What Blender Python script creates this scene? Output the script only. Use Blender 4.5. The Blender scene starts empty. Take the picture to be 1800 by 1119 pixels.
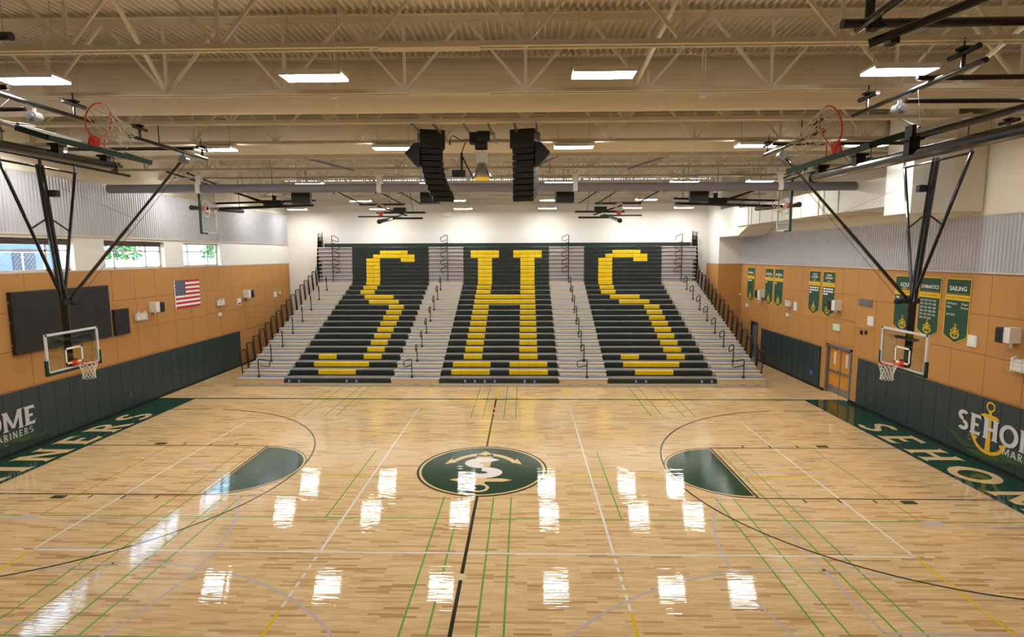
import bpy, math, random
from mathutils import Vector, Matrix
random.seed(7)
scene = bpy.context.scene
col = scene.collection
V = Vector
# ------------------------------------------------------------------ camera
CAM = V((1.1987, -15.2325, 6.0409)); YAW, PITCH, ROLL, FPX = -0.0227, 0.1140, -0.0032, 980.7374
_f = V((math.sin(YAW)*math.cos(PITCH), math.cos(YAW)*math.cos(PITCH), -math.sin(PITCH)))
_r = V((math.cos(YAW), -math.sin(YAW), 0)); _u = _r.cross(_f)
_r2 = math.cos(ROLL)*_r + math.sin(ROLL)*_u; _u2 = -math.sin(ROLL)*_r + math.cos(ROLL)*_u
cam_data = bpy.data.cameras.new('camera'); cam = bpy.data.objects.new('camera', cam_data); col.objects.link(cam)
cam_data.sensor_fit = 'HORIZONTAL'; cam_data.sensor_width = 36; cam_data.lens = FPX/1800*36
cam_data.clip_start = .1; cam_data.clip_end = 300
cam.matrix_world = Matrix(((_r2.x, _u2.x, -_f.x, CAM.x), (_r2.y, _u2.y, -_f.y, CAM.y), (_r2.z, _u2.z, -_f.z, CAM.z), (0, 0, 0, 1)))
scene.camera = cam
def at(x, y, X=None, Y=None, Z=None):
    """point of the place seen at photo pixel (x, y) on a known plane"""
    d = _f + (x-900)/FPX*_r2 - (y-559.5)/FPX*_u2
    if X is not None: t = (X-CAM.x)/d.x
    elif Y is not None: t = (Y-CAM.y)/d.y
    else: t = (Z-CAM.z)/d.z
    return CAM + d*t
# ------------------------------------------------------------------ world, exposure
LAMP = 88.0
world = bpy.data.worlds.new('world'); scene.world = world; world.use_nodes = True
bg = world.node_tree.nodes['Background']; bg.inputs[0].default_value = (.6, .75, 1, 1); bg.inputs[1].default_value = 11
vs = scene.view_settings
vs.view_transform = 'Standard'; vs.look = 'None'; vs.exposure = -0.12; vs.gamma = 1; vs.use_curve_mapping = False
# ------------------------------------------------------------------ materials
def lin(c): return tuple(((v/255)/12.92 if v/255 <= .04045 else ((v/255+.055)/1.055)**2.4) for v in c)
MATS = {}
def mat(name, rgb, rough=.5, metal=0, var=.06, scale=3, bump=0, bscale=60, coat=0, spec=.5, emit=0, stretch=None):
    m = bpy.data.materials.new(name); m.use_nodes = True; nt = m.node_tree; b = nt.nodes['Principled BSDF']
    c = lin(rgb); b.inputs['Roughness'].default_value = rough; b.inputs['Metallic'].default_value = metal
    b.inputs['Specular IOR Level'].default_value = spec; b.inputs['Coat Weight'].default_value = coat
    tc = nt.nodes.new('ShaderNodeTexCoord'); mp = nt.nodes.new('ShaderNodeMapping'); nt.links.new(tc.outputs['Object'], mp.inputs[0])
    if stretch: mp.inputs['Scale'].default_value = stretch
    n = nt.nodes.new('ShaderNodeTexNoise'); n.inputs['Scale'].default_value = scale; n.inputs['Detail'].default_value = 4
    nt.links.new(mp.outputs[0], n.inputs[0])
    mx = nt.nodes.new('ShaderNodeMix'); mx.data_type = 'RGBA'
    mx.inputs[6].default_value = (*[v*(1-var) for v in c], 1); mx.inputs[7].default_value = (*[min(1, v*(1+var)) for v in c], 1)
    nt.links.new(n.outputs['Fac'], mx.inputs[0]); nt.links.new(mx.outputs[2], b.inputs['Base Color'])
    if bump:
        n2 = nt.nodes.new('ShaderNodeTexNoise'); n2.inputs['Scale'].default_value = bscale; nt.links.new(mp.outputs[0], n2.inputs[0])
        bp = nt.nodes.new('ShaderNodeBump'); bp.inputs['Strength'].default_value = bump; bp.inputs['Distance'].default_value = .01
        nt.links.new(n2.outputs['Fac'], bp.inputs['Height']); nt.links.new(bp.outputs[0], b.inputs['Normal'])
    if emit:
        b.inputs['Emission Color'].default_value = (*c, 1); b.inputs['Emission Strength'].default_value = emit
    MATS[name] = m; return m
def floor_material():
    m = bpy.data.materials.new('maple_floor'); m.use_nodes = True; nt = m.node_tree; b = nt.nodes['Principled BSDF']; N = nt.nodes.new; K = nt.links.new
    tc = N('ShaderNodeTexCoord')
    br = N('ShaderNodeTexBrick'); br.offset = .37; br.offset_frequency = 2; br.squash = 1
    br.inputs['Scale'].default_value = 1; br.inputs['Mortar Size'].default_value = 0.0; br.inputs['Brick Width'].default_value = .62; br.inputs['Row Height'].default_value = .057
    br.inputs['Color1'].default_value = (0, 0, 0, 1); br.inputs['Color2'].default_value = (1, 1, 1, 1); br.inputs['Bias'].default_value = 0
    K(tc.outputs['Object'], br.inputs[0])
    rp = N('ShaderNodeValToRGB'); e = rp.color_ramp.elements
    e[0].position = 0; e[0].color = (*lin((182, 140, 92)), 1); e[1].position = 1; e[1].color = (*lin((235, 206, 158)), 1)
    for p, c in ((.07, (202, 162, 110)), (.22, (221, 187, 134)), (.7, (228, 196, 145))):
        q = e.new(p); q.color = (*lin(c), 1)
    K(br.outputs['Color'], rp.inputs[0])
    mp = N('ShaderNodeMapping'); mp.inputs['Scale'].default_value = (1.2, 22, 1); K(tc.outputs['Object'], mp.inputs[0])
    n = N('ShaderNodeTexNoise'); n.inputs['Scale'].default_value = 1.6; n.inputs['Detail'].default_value = 6; K(mp.outputs[0], n.inputs[0])
    r2 = N('ShaderNodeValToRGB'); r2.color_ramp.elements[0].position = .3; r2.color_ramp.elements[0].color = (.78, .72, .66, 1)
    r2.color_ramp.elements[1].position = .55; r2.color_ramp.elements[1].color = (1, 1, 1, 1); K(n.outputs['Fac'], r2.inputs[0])
    mx = N('ShaderNodeMix'); mx.data_type = 'RGBA'; mx.blend_type = 'MULTIPLY'; mx.inputs[0].default_value = 1
    K(rp.outputs[0], mx.inputs[6]); K(r2.outputs[0], mx.inputs[7]); K(mx.outputs[2], b.inputs['Base Color'])
    b.inputs['Roughness'].default_value = .5; b.inputs['Specular IOR Level'].default_value = .1; b.inputs['Coat Weight'].default_value = 1; b.inputs['Coat Roughness'].default_value = .035
    n3 = N('ShaderNodeTexNoise'); n3.inputs['Scale'].default_value = 1.0; n3.inputs['Detail'].default_value = 1; mp3 = N('ShaderNodeMapping'); mp3.inputs['Scale'].default_value = (1.2, 26, 1)
    K(tc.outputs['Object'], mp3.inputs[0]); K(mp3.outputs[0], n3.inputs[0])
    bp = N('ShaderNodeBump'); bp.inputs['Strength'].default_value = 1; bp.inputs['Distance'].default_value = .0011
    K(n3.outputs['Fac'], bp.inputs['Height']); K(bp.outputs[0], b.inputs['Coat Normal'])
    MATS['floor'] = m
floor_material()
def paint(name, rgb):
    m = mat(name, rgb, .5, coat=1, var=.03, spec=0); nt = m.node_tree; b = nt.nodes['Principled BSDF']; b.inputs['Coat Roughness'].default_value = .035
    tc = nt.nodes.new('ShaderNodeTexCoord'); mp = nt.nodes.new('ShaderNodeMapping'); mp.inputs['Scale'].default_value = (1.2, 26, 1); n = nt.nodes.new('ShaderNodeTexNoise'); n.inputs['Scale'].default_value = 1; n.inputs['Detail'].default_value = 1
    bp = nt.nodes.new('ShaderNodeBump'); bp.inputs['Strength'].default_value = 1; bp.inputs['Distance'].default_value = .0011
    nt.links.new(tc.outputs['Object'], mp.inputs[0]); nt.links.new(mp.outputs[0], n.inputs[0]); nt.links.new(n.outputs['Fac'], bp.inputs['Height']); nt.links.new(bp.outputs[0], b.inputs['Coat Normal'])
paint('paint_green', (17, 64, 45)); paint('paint_white', (236, 232, 228)); paint('paint_dark', (38, 48, 32)); paint('paint_yellow', (226, 190, 10))
paint('paint_lime', (112, 165, 75)); paint('paint_grey', (192, 186, 186)); paint('paint_wood', (228, 196, 145))
mat('orange', (184, 133, 74), .6, var=.05, scale=.7); mat('white_wall', (232, 230, 227), .7, var=.02); mat('cream', (232, 224, 206), .65, var=.03, scale=1)
mat('deck', (228, 219, 202), .6, var=.03); mat('steel_cream', (226, 218, 200), .5, var=.03); mat('fabric_duct', (233, 224, 206), .85, var=.03, scale=1.2)
mat('corrugated', (188, 188, 195), .4, .25, var=.03); mat('pad', (42, 59, 62), .45, var=.08, scale=2); mat('pad_base', (10, 11, 11), .5)
mat('black_metal', (16, 16, 17), .22, .2, var=.05, coat=.5); mat('black_matte', (22, 22, 24), .6); mat('speaker_black', (26, 26, 29), .5, bump=.2, bscale=150)
mat('seat_green', (30, 42, 38), .42, var=.06); mat('seat_yellow', (238, 200, 8), .42, var=.04)
mat('bleacher_deck', (124, 120, 115), .6, var=.06); mat('aisle_deck', (172, 178, 194), .4, .1, var=.05, scale=5); mat('aisle_riser', (226, 200, 150), .5, var=.06, stretch=(1, 8, 8))
mat('aluminium', (204, 198, 188), .35, .2, var=.04); mat('stack_riser', (160, 150, 152), .5, var=.05)
mat('glass_frame', (214, 216, 220), .35); mat('rim_red', (224, 62, 28), .35); mat('net_white', (232, 228, 216), .8); mat('pad_green', (16, 58, 46), .45)
mat('tube_grey', (132, 130, 138), .4, var=.08, scale=2, stretch=(.4, 6, 6)); mat('white_plastic', (230, 230, 226), .45); mat('grey_metal', (140, 142, 146), .35, .6)
mat('door_wood', (206, 140, 48), .4, var=.12, scale=2, stretch=(6, 6, .6)); mat('door_frame', (122, 124, 132), .4, .3); mat('scoreboard', (36, 37, 40), .5)
mat('flag_red', (186, 30, 48), .7); mat('flag_white', (240, 238, 236), .7); mat('flag_blue', (34, 44, 96), .7)
mat('banner_green', (28, 74, 58), .7); mat('banner_yellow', (232, 190, 30), .7); mat('logo_white', (205, 205, 212), .6); mat('logo_gold', (226, 178, 36), .5)
mat('wave_green', (58, 84, 44), .5); mat('wave_dark', (34, 58, 40), .5); mat('blue_sign', (60, 84, 190), .5); mat('exit_green', (90, 190, 110), .5, emit=.6)
mat('led', (255, 252, 246), .5, var=0, emit=LAMP); mat('lamp_lens', (240, 190, 30), .4, emit=.5); mat('steel', (190, 190, 192), .25, .9)
mat('ext_wall', (108, 122, 148), .8); mat('ext_ground', (190, 190, 186), .9); mat('foliage', (70, 110, 50), .8, var=.4, scale=6); mat('shade', (98, 90, 82), .8)
mat('wall_cream', (230, 226, 218), .7, var=.02); mat('brass', (196, 178, 128), .35, .5); mat('panel_dark', (52, 58, 70), .5)
def glass_material(name, tint, alpha):
    m = bpy.data.materials.new(name); m.use_nodes = True; nt = m.node_tree; nt.nodes.clear()
    o = nt.nodes.new('ShaderNodeOutputMaterial'); mx = nt.nodes.new('ShaderNodeMixShader'); t = nt.nodes.new('ShaderNodeBsdfTransparent'); g = nt.nodes.new('ShaderNodeBsdfGlossy')
    t.inputs[0].default_value = (*tint, 1); g.inputs['Roughness'].default_value = .02
    lw = nt.nodes.new('ShaderNodeLayerWeight'); lw.inputs[0].default_value = .5; pw = nt.nodes.new('ShaderNodeMath'); pw.operation = 'POWER'; pw.inputs[1].default_value = 4; fr = nt.nodes.new('ShaderNodeMath'); fr.operation = 'MULTIPLY_ADD'; fr.inputs[1].default_value = .7; fr.inputs[2].default_value = .04
    nt.links.new(lw.outputs['Facing'], pw.inputs[0]); nt.links.new(pw.outputs[0], fr.inputs[0])
    nt.links.new(fr.outputs[0], mx.inputs[0]); nt.links.new(t.outputs[0], mx.inputs[1]); nt.links.new(g.outputs[0], mx.inputs[2]); nt.links.new(mx.outputs[0], o.inputs[0])
    MATS[name] = m
glass_material('glass', (.9, .95, .93), 0)
# ------------------------------------------------------------------ mesh helpers
class M:
    def __init__(s): s.v = []; s.f = []
    def add(s, vs, fs):
        o = len(s.v); s.v += [tuple(p) for p in vs]; s.f += [tuple(i+o for i in f) for f in fs]; return s
    def box(s, x0, x1, y0, y1, z0, z1):
        return s.add([(x0, y0, z0), (x1, y0, z0), (x1, y1, z0), (x0, y1, z0), (x0, y0, z1), (x1, y0, z1), (x1, y1, z1), (x0, y1, z1)],
                     [(3, 2, 1, 0), (4, 5, 6, 7), (0, 1, 5, 4), (1, 2, 6, 5), (2, 3, 7, 6), (3, 0, 4, 7)])
    def obox(s, c, a, b, d):
        """oriented box: centre and three half-vectors"""
        c, a, b, d = V(c), V(a), V(b), V(d); P = [c+i*a+j*b+k*d for k in (-1, 1) for i, j in ((-1, -1), (1, -1), (1, 1), (-1, 1))]
        return s.add(P, [(3, 2, 1, 0), (4, 5, 6, 7), (0, 1, 5, 4), (1, 2, 6, 5), (2, 3, 7, 6), (3, 0, 4, 7)])
    def bar(s, p, q, w, h):
        p, q = V(p), V(q); d = q-p; a = d.cross(V((0, 0, 1)))
        if a.length < 1e-5: a = V((1, 0, 0))
        a.normalize(); b = a.cross(d).normalized(); return s.obox((p+q)/2, d/2, a*w/2, b*h/2)
    def tube(s, p, q, r, n=10, r2=None):
        p, q = V(p), V(q); d = (q-p).normalized(); a = d.orthogonal().normalized(); b = d.cross(a); r2 = r if r2 is None else r2
        P = [p+r*(math.cos(t)*a+math.sin(t)*b) for t in [2*math.pi*i/n for i in range(n)]] + [q+r2*(math.cos(t)*a+math.sin(t)*b) for t in [2*math.pi*i/n for i in range(n)]]
        return s.add(P, [(i, (i+1) % n, n+(i+1) % n, n+i) for i in range(n)] + [tuple(range(n-1, -1, -1)), tuple(range(n, 2*n))])
    def path(s, pts, r, n=6, closed=False):
        pts = [V(p) for p in pts]; k = len(pts); P = []; F = []; prev = None
        for i, p in enumerate(pts):
            a = pts[(i-1) % k] if (closed or i > 0) else p; c = pts[(i+1) % k] if (closed or i < k-1) else p
            d = (c-a).normalized(); u = d.orthogonal().normalized() if prev is None else (prev-d*prev.dot(d)).normalized(); prev = u; w = d.cross(u)
            P += [p+r*(math.cos(2*math.pi*j/n)*u+math.sin(2*math.pi*j/n)*w) for j in range(n)]
        for i in range(k if closed else k-1):
            j = (i+1) % k; F += [(i*n+t, i*n+(t+1) % n, j*n+(t+1) % n, j*n+t) for t in range(n)]
        if not closed: F += [tuple(range(n-1, -1, -1)), tuple(range((k-1)*n, k*n))]
        return s.add(P, F)
    def poly(s, pts): return s.add(pts, [tuple(range(len(pts)))])
    def lathe(s, prof, c, n=16):
        P = []; k = len(prof)
        for i in range(n):
            t = 2*math.pi*i/n; P += [(c[0]+r*math.cos(t), c[1]+r*math.sin(t), c[2]+z) for r, z in prof]
        return s.add(P, [(i*k+j, ((i+1) % n)*k+j, ((i+1) % n)*k+j+1, i*k+j+1) for i in range(n) for j in range(k-1)])
ORG = {}
def mesh(name, m, material):
    me = bpy.data.meshes.new(name); me.from_pydata(m.v, [], m.f); me.update(); me.materials.append(MATS[material]); return me
def tag(o, label=None, cat=None, group=None, kind=None):
    for k, v in (('label', label), ('category', cat), ('group', group), ('kind', kind)):
        if v: o[k] = v
    return o
def obj(name, m, material, parent=None, smooth=False, **kw):
    """mesh object from world-space geometry"""
    o0 = ORG.get(parent, V((0, 0, 0)))
    if o0.length > 0: m.v = [(p[0]-o0.x, p[1]-o0.y, p[2]-o0.z) for p in m.v]
    me = mesh(name, m, material)
    if smooth:
        me.polygons.foreach_set('use_smooth', [len(p.vertices) == 4 for p in me.polygons])
    o = bpy.data.objects.new(name, me); col.objects.link(o); o.parent = parent; ORG[o] = o0.copy(); return tag(o, **kw)
def inst(name, me, loc, parent=None):
    o = bpy.data.objects.new(name, me); col.objects.link(o); o.parent = parent; o.location = V(loc)-ORG.get(parent, V((0, 0, 0))); return o
def thing(name, label, cat, loc=(0, 0, 0), group=None):
    o = bpy.data.objects.new(name, None); col.objects.link(o); o.location = loc; o.empty_display_size = .2; ORG[o] = V(loc); return tag(o, label, cat, group)
def copy_tree(o, loc, label=None, parent=None):
    c = o.copy(); col.objects.link(c); c.parent = parent
    if loc is not None: c.location = loc; ORG[c] = V(loc)
    if label: c['label'] = label
    for ch in o.children: copy_tree(ch, None, None, c)
    return c
def struct(name, m, material, parent=None, **kw): return obj(name, m, material, parent, kind='structure', **kw)
# ------------------------------------------------------------------ lettering
def flare(x, w, s=.07, y0=0, y1=1): return [(x-w/2-s, y0), (x+w/2+s, y0), (x+w/2, y0+.1), (x+w/2, y1-.1), (x+w/2+s, y1), (x-w/2-s, y1), (x-w/2, y1-.1), (x-w/2, y0+.1)]
def arc(cx, cy, rx, ry, a0, a1, w, n=14):
    P = [(cx+rx*math.cos(a), cy+ry*math.sin(a)) for a in [a0+(a1-a0)*i/n for i in range(n+1)]]
    Q = [(cx+(rx-w)*math.cos(a), cy+(ry-w*.8)*math.sin(a)) for a in [a0+(a1-a0)*i/n for i in range(n+1)]]
    return [[P[i], P[i+1], Q[i+1], Q[i]] for i in range(n)]
D = math.radians
def glyph(c, w=.2):
    R = lambda x0, x1, y0, y1: [(x0, y0), (x1, y0), (x1, y1), (x0, y1)]
    if c == 'I': return [flare(.2, w)], .4
    if c == 'E': return [flare(.2, w), R(.25, .62, 0, .16), R(.25, .62, .84, 1), R(.25, .54, .43, .57), [(.62, 0), (.7, .26), (.62, .16)], [(.62, 1), (.62, .84), (.7, .74)]], .74
    if c == 'H': return [flare(.2, w), flare(.72, w), R(.25, .67, .42, .58)], .92
    if c == 'N': return [flare(.18, w*.8), flare(.74, w*.8), [(.08, 1), (.3, 1), (.82, 0), (.62, 0)]], .92
    if c == 'M': return [flare(.16, w*.8), flare(1.0, w*.8), [(.06, 1), (.28, 1), (.66, .1), (.5, .1)], [(1.1, 1), (.88, 1), (.5, .1), (.66, .1)]], 1.16
    if c == 'A': return [[(0, 0), (.2, 0), (.55, 1), (.36, 1)], [(.95, 0), (.72, 0), (.36, 1), (.55, 1)], R(.25, .68, .25, .39)], .95
    if c == 'R': return [flare(.2, w)] + arc(.36, .73, .34, .27, D(-90), D(90), .17) + [R(.25, .37, .87, 1), R(.25, .37, .46, .59), [(.3, .5), (.5, .5), (.84, 0), (.6, 0)]], .84
    if c == 'O': return arc(.5, .5, .5, .52, 0, D(360), .22, 28), 1.0
    if c == 'S': return arc(.38, .5+.27*.9, .34, .27, D(38), D(270), w*.95) + arc(.36, .27, .36, .27, D(-142), D(90), w*.95), .74
    return [], .4
def spread(m, n, d=.00009):
    """lift overlapping flat pieces of one print a hair apart so none lie in the same plane"""
    n = V(n)
    for k, f in enumerate(m.f):
        for i in f: m.v[i] = tuple(V(m.v[i])+n*d*k)
    return m
def word(txt, size, org, right, up, gap=.08, align='C', w=.2, width=None):
    """wedge-serif lettering as flat polygons"""
    m = M(); x = 0; out = []
    for c in txt:
        g, a = glyph(c, w); out += [(j, [(p[0]+x, p[1]) for p in q]) for j, q in enumerate(g)]; x += a+gap
    x -= gap; right = V(right)*(width/(x*size) if width else 1); off = -x/2 if align == 'C' else 0; right, up, org = V(right), V(up), V(org)
    nn = right.cross(up).normalized()
    for j, q in out: m.poly([org + right*size*(p[0]+off) + up*size*p[1] + nn*.00008*j for p in q])
    return m
def text(body, size, org, right, up, material, parent, name='lettering', bold=.0, sx=1, align='CENTER'):
    cu = bpy.data.curves.new('t', 'FONT'); cu.body = body; cu.size = size; cu.align_x = align; cu.offset = bold*size; cu.resolution_u = 2
    o = bpy.data.objects.new('t', cu); col.objects.link(o); bpy.context.view_layer.update()
    me = bpy.data.meshes.new_from_object(o.evaluated_get(bpy.context.evaluated_depsgraph_get())); bpy.data.objects.remove(o)
    right, up, org = V(right), V(up), V(org); k = ORG.get(parent, V((0, 0, 0)))
    for v in me.vertices: p = org + right*v.co.x*sx + up*v.co.y - k; v.co = p
    me.name = name; me.materials.clear(); me.materials.append(MATS[material])
    ob = bpy.data.objects.new(name, me); col.objects.link(ob); ob.parent = parent; return ob

# ================================================================== SETTING
XW, YB, YN = 14.5, 21.75, -17.5          # side walls, far wall, near wall
ZB, ZT, ZR = 9.27, 10.76, 10.85          # truss bottom chord, truss top, roof deck
fl = struct('floor', M().box(-XW-.3, XW+.3, YN, YB, -.1, 0), 'floor')
def deco(name, m, material): return obj(name, m, material, fl)
def fquad(x0, x1, y0, y1, z=.002): return M().poly([(x0, y0, z), (x1, y0, z), (x1, y1, z), (x0, y1, z)])
def fline(p, q, w, z=.002):
    p, q = V((*p, z)), V((*q, z)); n = (q-p).cross(V((0, 0, 1))).normalized()*w/2; return M().poly([p-n, q-n, q+n, p+n])
def fring(cx, cy, r, w, z=.002, a0=0, a1=360, n=72, ry=None):
    m = M()
    for i in range(n):
        a, b = D(a0+(a1-a0)*i/n), D(a0+(a1-a0)*(i+1)/n)
        m.poly([(cx+q*math.cos(t), cy+q*math.sin(t), z) for q, t in ((r, a), (r, b), (r-w, b), (r-w, a))][::1])
    return m
def fdisc(cx, cy, r, z, n=64, a0=0, a1=360): return M().poly([(cx+r*math.cos(D(a0+(a1-a0)*i/n)), cy+r*math.sin(D(a0+(a1-a0)*i/n)), z) for i in range(n if a1-a0 == 360 else n+1)])
HB, HS = 12.80, 7.62
for s in (-1, 1):                                   # green end bands with cut-out lettering, lanes, arcs
    x0, x1 = (s*HB, s*14.46)
    deco('end_band', fquad(min(x0, x1), max(x0, x1), -9.5, HS+.08), 'paint_green')
    if s < 0: w = word('MARINERS', 1.12, (-12.97, .12, .004), (0, 1, 0), (-1, 0, 0), gap=.2, width=10.6)
    else: w = word('SEHOME', 1.12, (12.97, .25, .004), (0, -1, 0), (1, 0, 0), gap=.3, width=8.4)
    deco('end_lettering', w, 'paint_wood')
    for y in (-1.829, 1.829): deco('lane_line', fline((s*HB, y), (s*7.0, y), .05, .003), 'paint_dark')
    deco('free_throw_line', fline((s*7.01, -1.83), (s*7.01, 1.83), .05, .004), 'paint_dark')
    a0, a1 = (90, 270) if s > 0 else (-90, 90)
    deco('key_fill', fdisc(s*6.95, 0, 1.70, .003, 40, a0, a1), 'paint_green')
    deco('key_fill_edge', fring(s*6.95, 0, 1.75, .05, .0035, a0, a1), 'paint_wood')
    deco('free_throw_arc', fring(s*7.01, 0, 1.83, .05, .003, a0, a1), 'paint_dark')
    deco('three_point_arc', fring(s*11.2, 0, 6.02, .05, .0025, *((95, 265) if s > 0 else (-85, 85)), 96), 'paint_dark')
    for y in (-6.02, 6.02): deco('three_point_line', fline((s*HB, y), (s*11.2, y), .05, .0025), 'paint_dark')
    for y in (-1, 1):
        for dx in (4.72, 3.87, 3.02): deco('lane_mark', fline((s*(HB-dx), y*1.88), (s*(HB-dx), y*2.06), .05), 'paint_dark')
        deco('lane_block', fquad(min(s*10.4, s*10.75), max(s*10.4, s*10.75), min(y*1.9, y*2.1), max(y*1.9, y*2.1)), 'paint_green')
    # second court and cross court (light grey), thin green badminton lines, yellow practice lines
    deco('cross_court_arc', fring(s*6.4, -11, 6.05, .05, .0015, 20, 160, 72), 'paint_grey')
    deco('second_court_arc', fring(s*11.2, -5, 6.05, .05, .0016, *((95, 265) if s > 0 else (-85, 85)), 80), 'paint_grey')
    deco('second_court_line', fline((s*6.95, -6.8), (s*6.95, -3.2), .05, .0015), 'paint_grey')
    for y in (-3.2, -6.8): deco('second_court_line', fline((s*6.95, y), (s*12.7, y), .05, .0015), 'paint_grey')
    deco('second_court_block', fquad(min(s*10.2, s*10.6), max(s*10.2, s*10.6), -3.16, -2.98, .0016), 'paint_grey')
    for x in (5.95, 6.38, 7.17, 7.6):
        deco('badminton_line', fline((s*x, -7.1), (s*x, -1.85), .038, .0012), 'paint_lime')
        deco('badminton_line', fline((s*x, 5.2), (s*x, 9.9), .038, .0012), 'paint_lime')
    for x in (7.17, 7.6): deco('badminton_line', fline((s*x, -1.8), (s*x, 1.57), .03, .0012), 'paint_lime')
    deco('badminton_line', fline((s*10.16, -3.0), (s*10.16, 1.8), .03, .0012), 'paint_lime')
    deco('badminton_line', fline((s*3.42, -3.0), (s*3.42, 1.45), .038, .0012), 'paint_lime')
    for p, q in ((1.9, 5.1), (7.08, 9.35)): deco('practice_line', fline((s*p, -.48), (s*q, -.48), .05, .0014), 'paint_yellow')
    deco('volleyball_extension', fline((s*9, -4.6), (s*9, -9.5), .05, .0022), 'paint_yellow')
    deco('volleyball_extension', fline((s*3, -6.4), (s*3, -9.5), .05, .0022), 'paint_yellow')
    deco('volleyball_extension', fline((s*3.05, 7.0), (s*3.05, 9.95), .05, .0022), 'paint_yellow')
    deco('volleyball_extension', fline((s*8.9, 7.0), (s*8.9, 9.95), .05, .0022), 'paint_yellow')
    deco('volleyball_side', fline((s*9, -4.525), (s*9, 4.525), .05), 'paint_white')
    deco('attack_line', fline((s*3, -4.5), (s*3, 4.5), .05), 'paint_white')
    for k in range(6):
        for q in (-1, 1): deco('attack_dash', fline((s*3, q*(4.68+.29*k)), (s*3, q*(4.68+.29*k+.17)), .05), 'paint_white')
    for q in (-1, 1): deco('service_mark', fline((s*9.2, q*4.5), (s*9.4, q*4.5), .05), 'paint_white')
for y in (-4.5, 4.5): deco('volleyball_end', fline((-9, y), (9, y), .05), 'paint_white')
for x in (-.82, -.37, .42, .86):
    deco('badminton_line', fline((x, -7.1), (x, -1.85), .038, .0012), 'paint_lime'); deco('badminton_line', fline((x, 4.95), (x, 9.9), .038, .0012), 'paint_lime')
deco('badminton_cross_line', fline((-12.6, -3.0), (12.6, -3.0), .038, .0011), 'paint_lime'); deco('badminton_cross_line', fline((-12, -7.1), (12, -7.1), .038, .0011), 'paint_lime')
deco('practice_cross_line', fline((-8.9, 7.1), (8.9, 7.1), .05, .0013), 'paint_yellow')
deco('side_line', fquad(-HB-1.5, HB+1.5, HS, HS+.13, .0028), 'paint_green')
deco('centre_line', fline((0, 1.83), (0, HS), .06, .003), 'paint_dark'); deco('centre_line', fline((0, -9.5), (0, -1.83), .07, .003), 'paint_dark')
deco('centre_practice_line', fline((0, HS+.13), (0, 9.95), .07, .003), 'paint_yellow')
for y in (-5.35, 5.6, 6.25): deco('floor_socket_cover', fdisc(0, y, .11, .005, 24), 'brass')
# centre emblem
deco('emblem_ring', fring(0, 0, 1.84, .06, .0042), 'paint_dark'); deco('emblem_gold_ring', fring(0, 0, 1.77, .06, .0043), 'paint_wood'); deco('emblem_disc', fdisc(0, 0, 1.71, .004), 'paint_green')
Z1, Z2, Z3 = .005, .007, .008
an = M()
an.poly([(-.2, .15, Z1), (.2, .15, Z1), (.26, .98, Z1), (-.26, .98, Z1)]); an.poly([(-.13, -1.1, Z1), (.13, -1.1, Z1), (.13, -.35, Z1), (-.13, -.35, Z1)])
an.poly([(-.85, -.78, Z1), (-.6, -.9, Z1), (.6, -.9, Z1), (.85, -.78, Z1), (.6, -.68, Z1), (-.6, -.68, Z1)])
for i in range(20):
    a, b = D(28+124*i/20), D(28+124*(i+1)/20)
    an.poly([(1.12*q*math.cos(t), -.1+1.36*q*math.sin(t)*.98, Z1) for q, t in ((1, a), (1, b), (.86, b), (.86, a))])
for s in (-1, 1): an.poly([(s*1.12, .34, Z1), (s*.82, .5, Z1), (s*.98, .8, Z1)])
an.poly([(-.32, 1.05, Z1), (0, 1.42, Z1), (.32, 1.05, Z1)])
deco('emblem_anchor', spread(an, (0, 0, 1), .00003), 'paint_wood'); deco('emblem_anchor_ring', fring(0, -1.3, .27, .09, Z1+.0014), 'paint_wood')
mm = M()
for i, (p, q) in enumerate((((-.24, .93), (-.2, 1.14)), ((-.2, 1.14), (0, .98)), ((0, .98), (.2, 1.14)), ((.2, 1.14), (.24, .93)))):
    mm.add(*(lambda t: (t.v, t.f))(fline(p, q, .07, Z2)))
deco('emblem_letter_m', spread(mm, (0, 0, 1)), 'paint_green')
deco('emblem_letter_s', word('S', 1.5, (0.0, -.68, Z2), (1.1, 0, 0), (0, 1, 0), w=.27), 'paint_white')

# ------------------------------------------------------------------ walls
def panels(parent, X, s, y0, y1, z0, z1, ny, nz):
    """separate panels with open joints in front of a wall face"""
    dy, dz = (y1-y0)/ny, (z1-z0)/nz; g = .008
    me = mesh('wall_panel', M().box(-.012, .012, -dy/2+g, dy/2-g, -dz/2+g, dz/2-g), 'orange')
    for i in range(ny):
        for j in range(nz): inst('wall_panel', me, (X-s*.012, y0+dy*(i+.5), z0+dz*(j+.5)), parent)
def corrugated(parent, X, s, y0, y1, z0, z1, pitch=.13):
    m = M(); n = int((y1-y0)/pitch)
    P = []
    for i in range(n):
        y = y0+i*pitch; P += [(X, y), (X, y+pitch*.5), (X-s*.022, y+pitch*.6), (X-s*.022, y+pitch*.9)]
    for z in (z0, z1): m.v += [(x, y, z) for x, y in P]
    k = len(P); m.f += [(i, i+1, k+i+1, k+i) for i in range(k-1)]
    return obj('corrugated_cladding', m, 'corrugated', parent)
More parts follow.
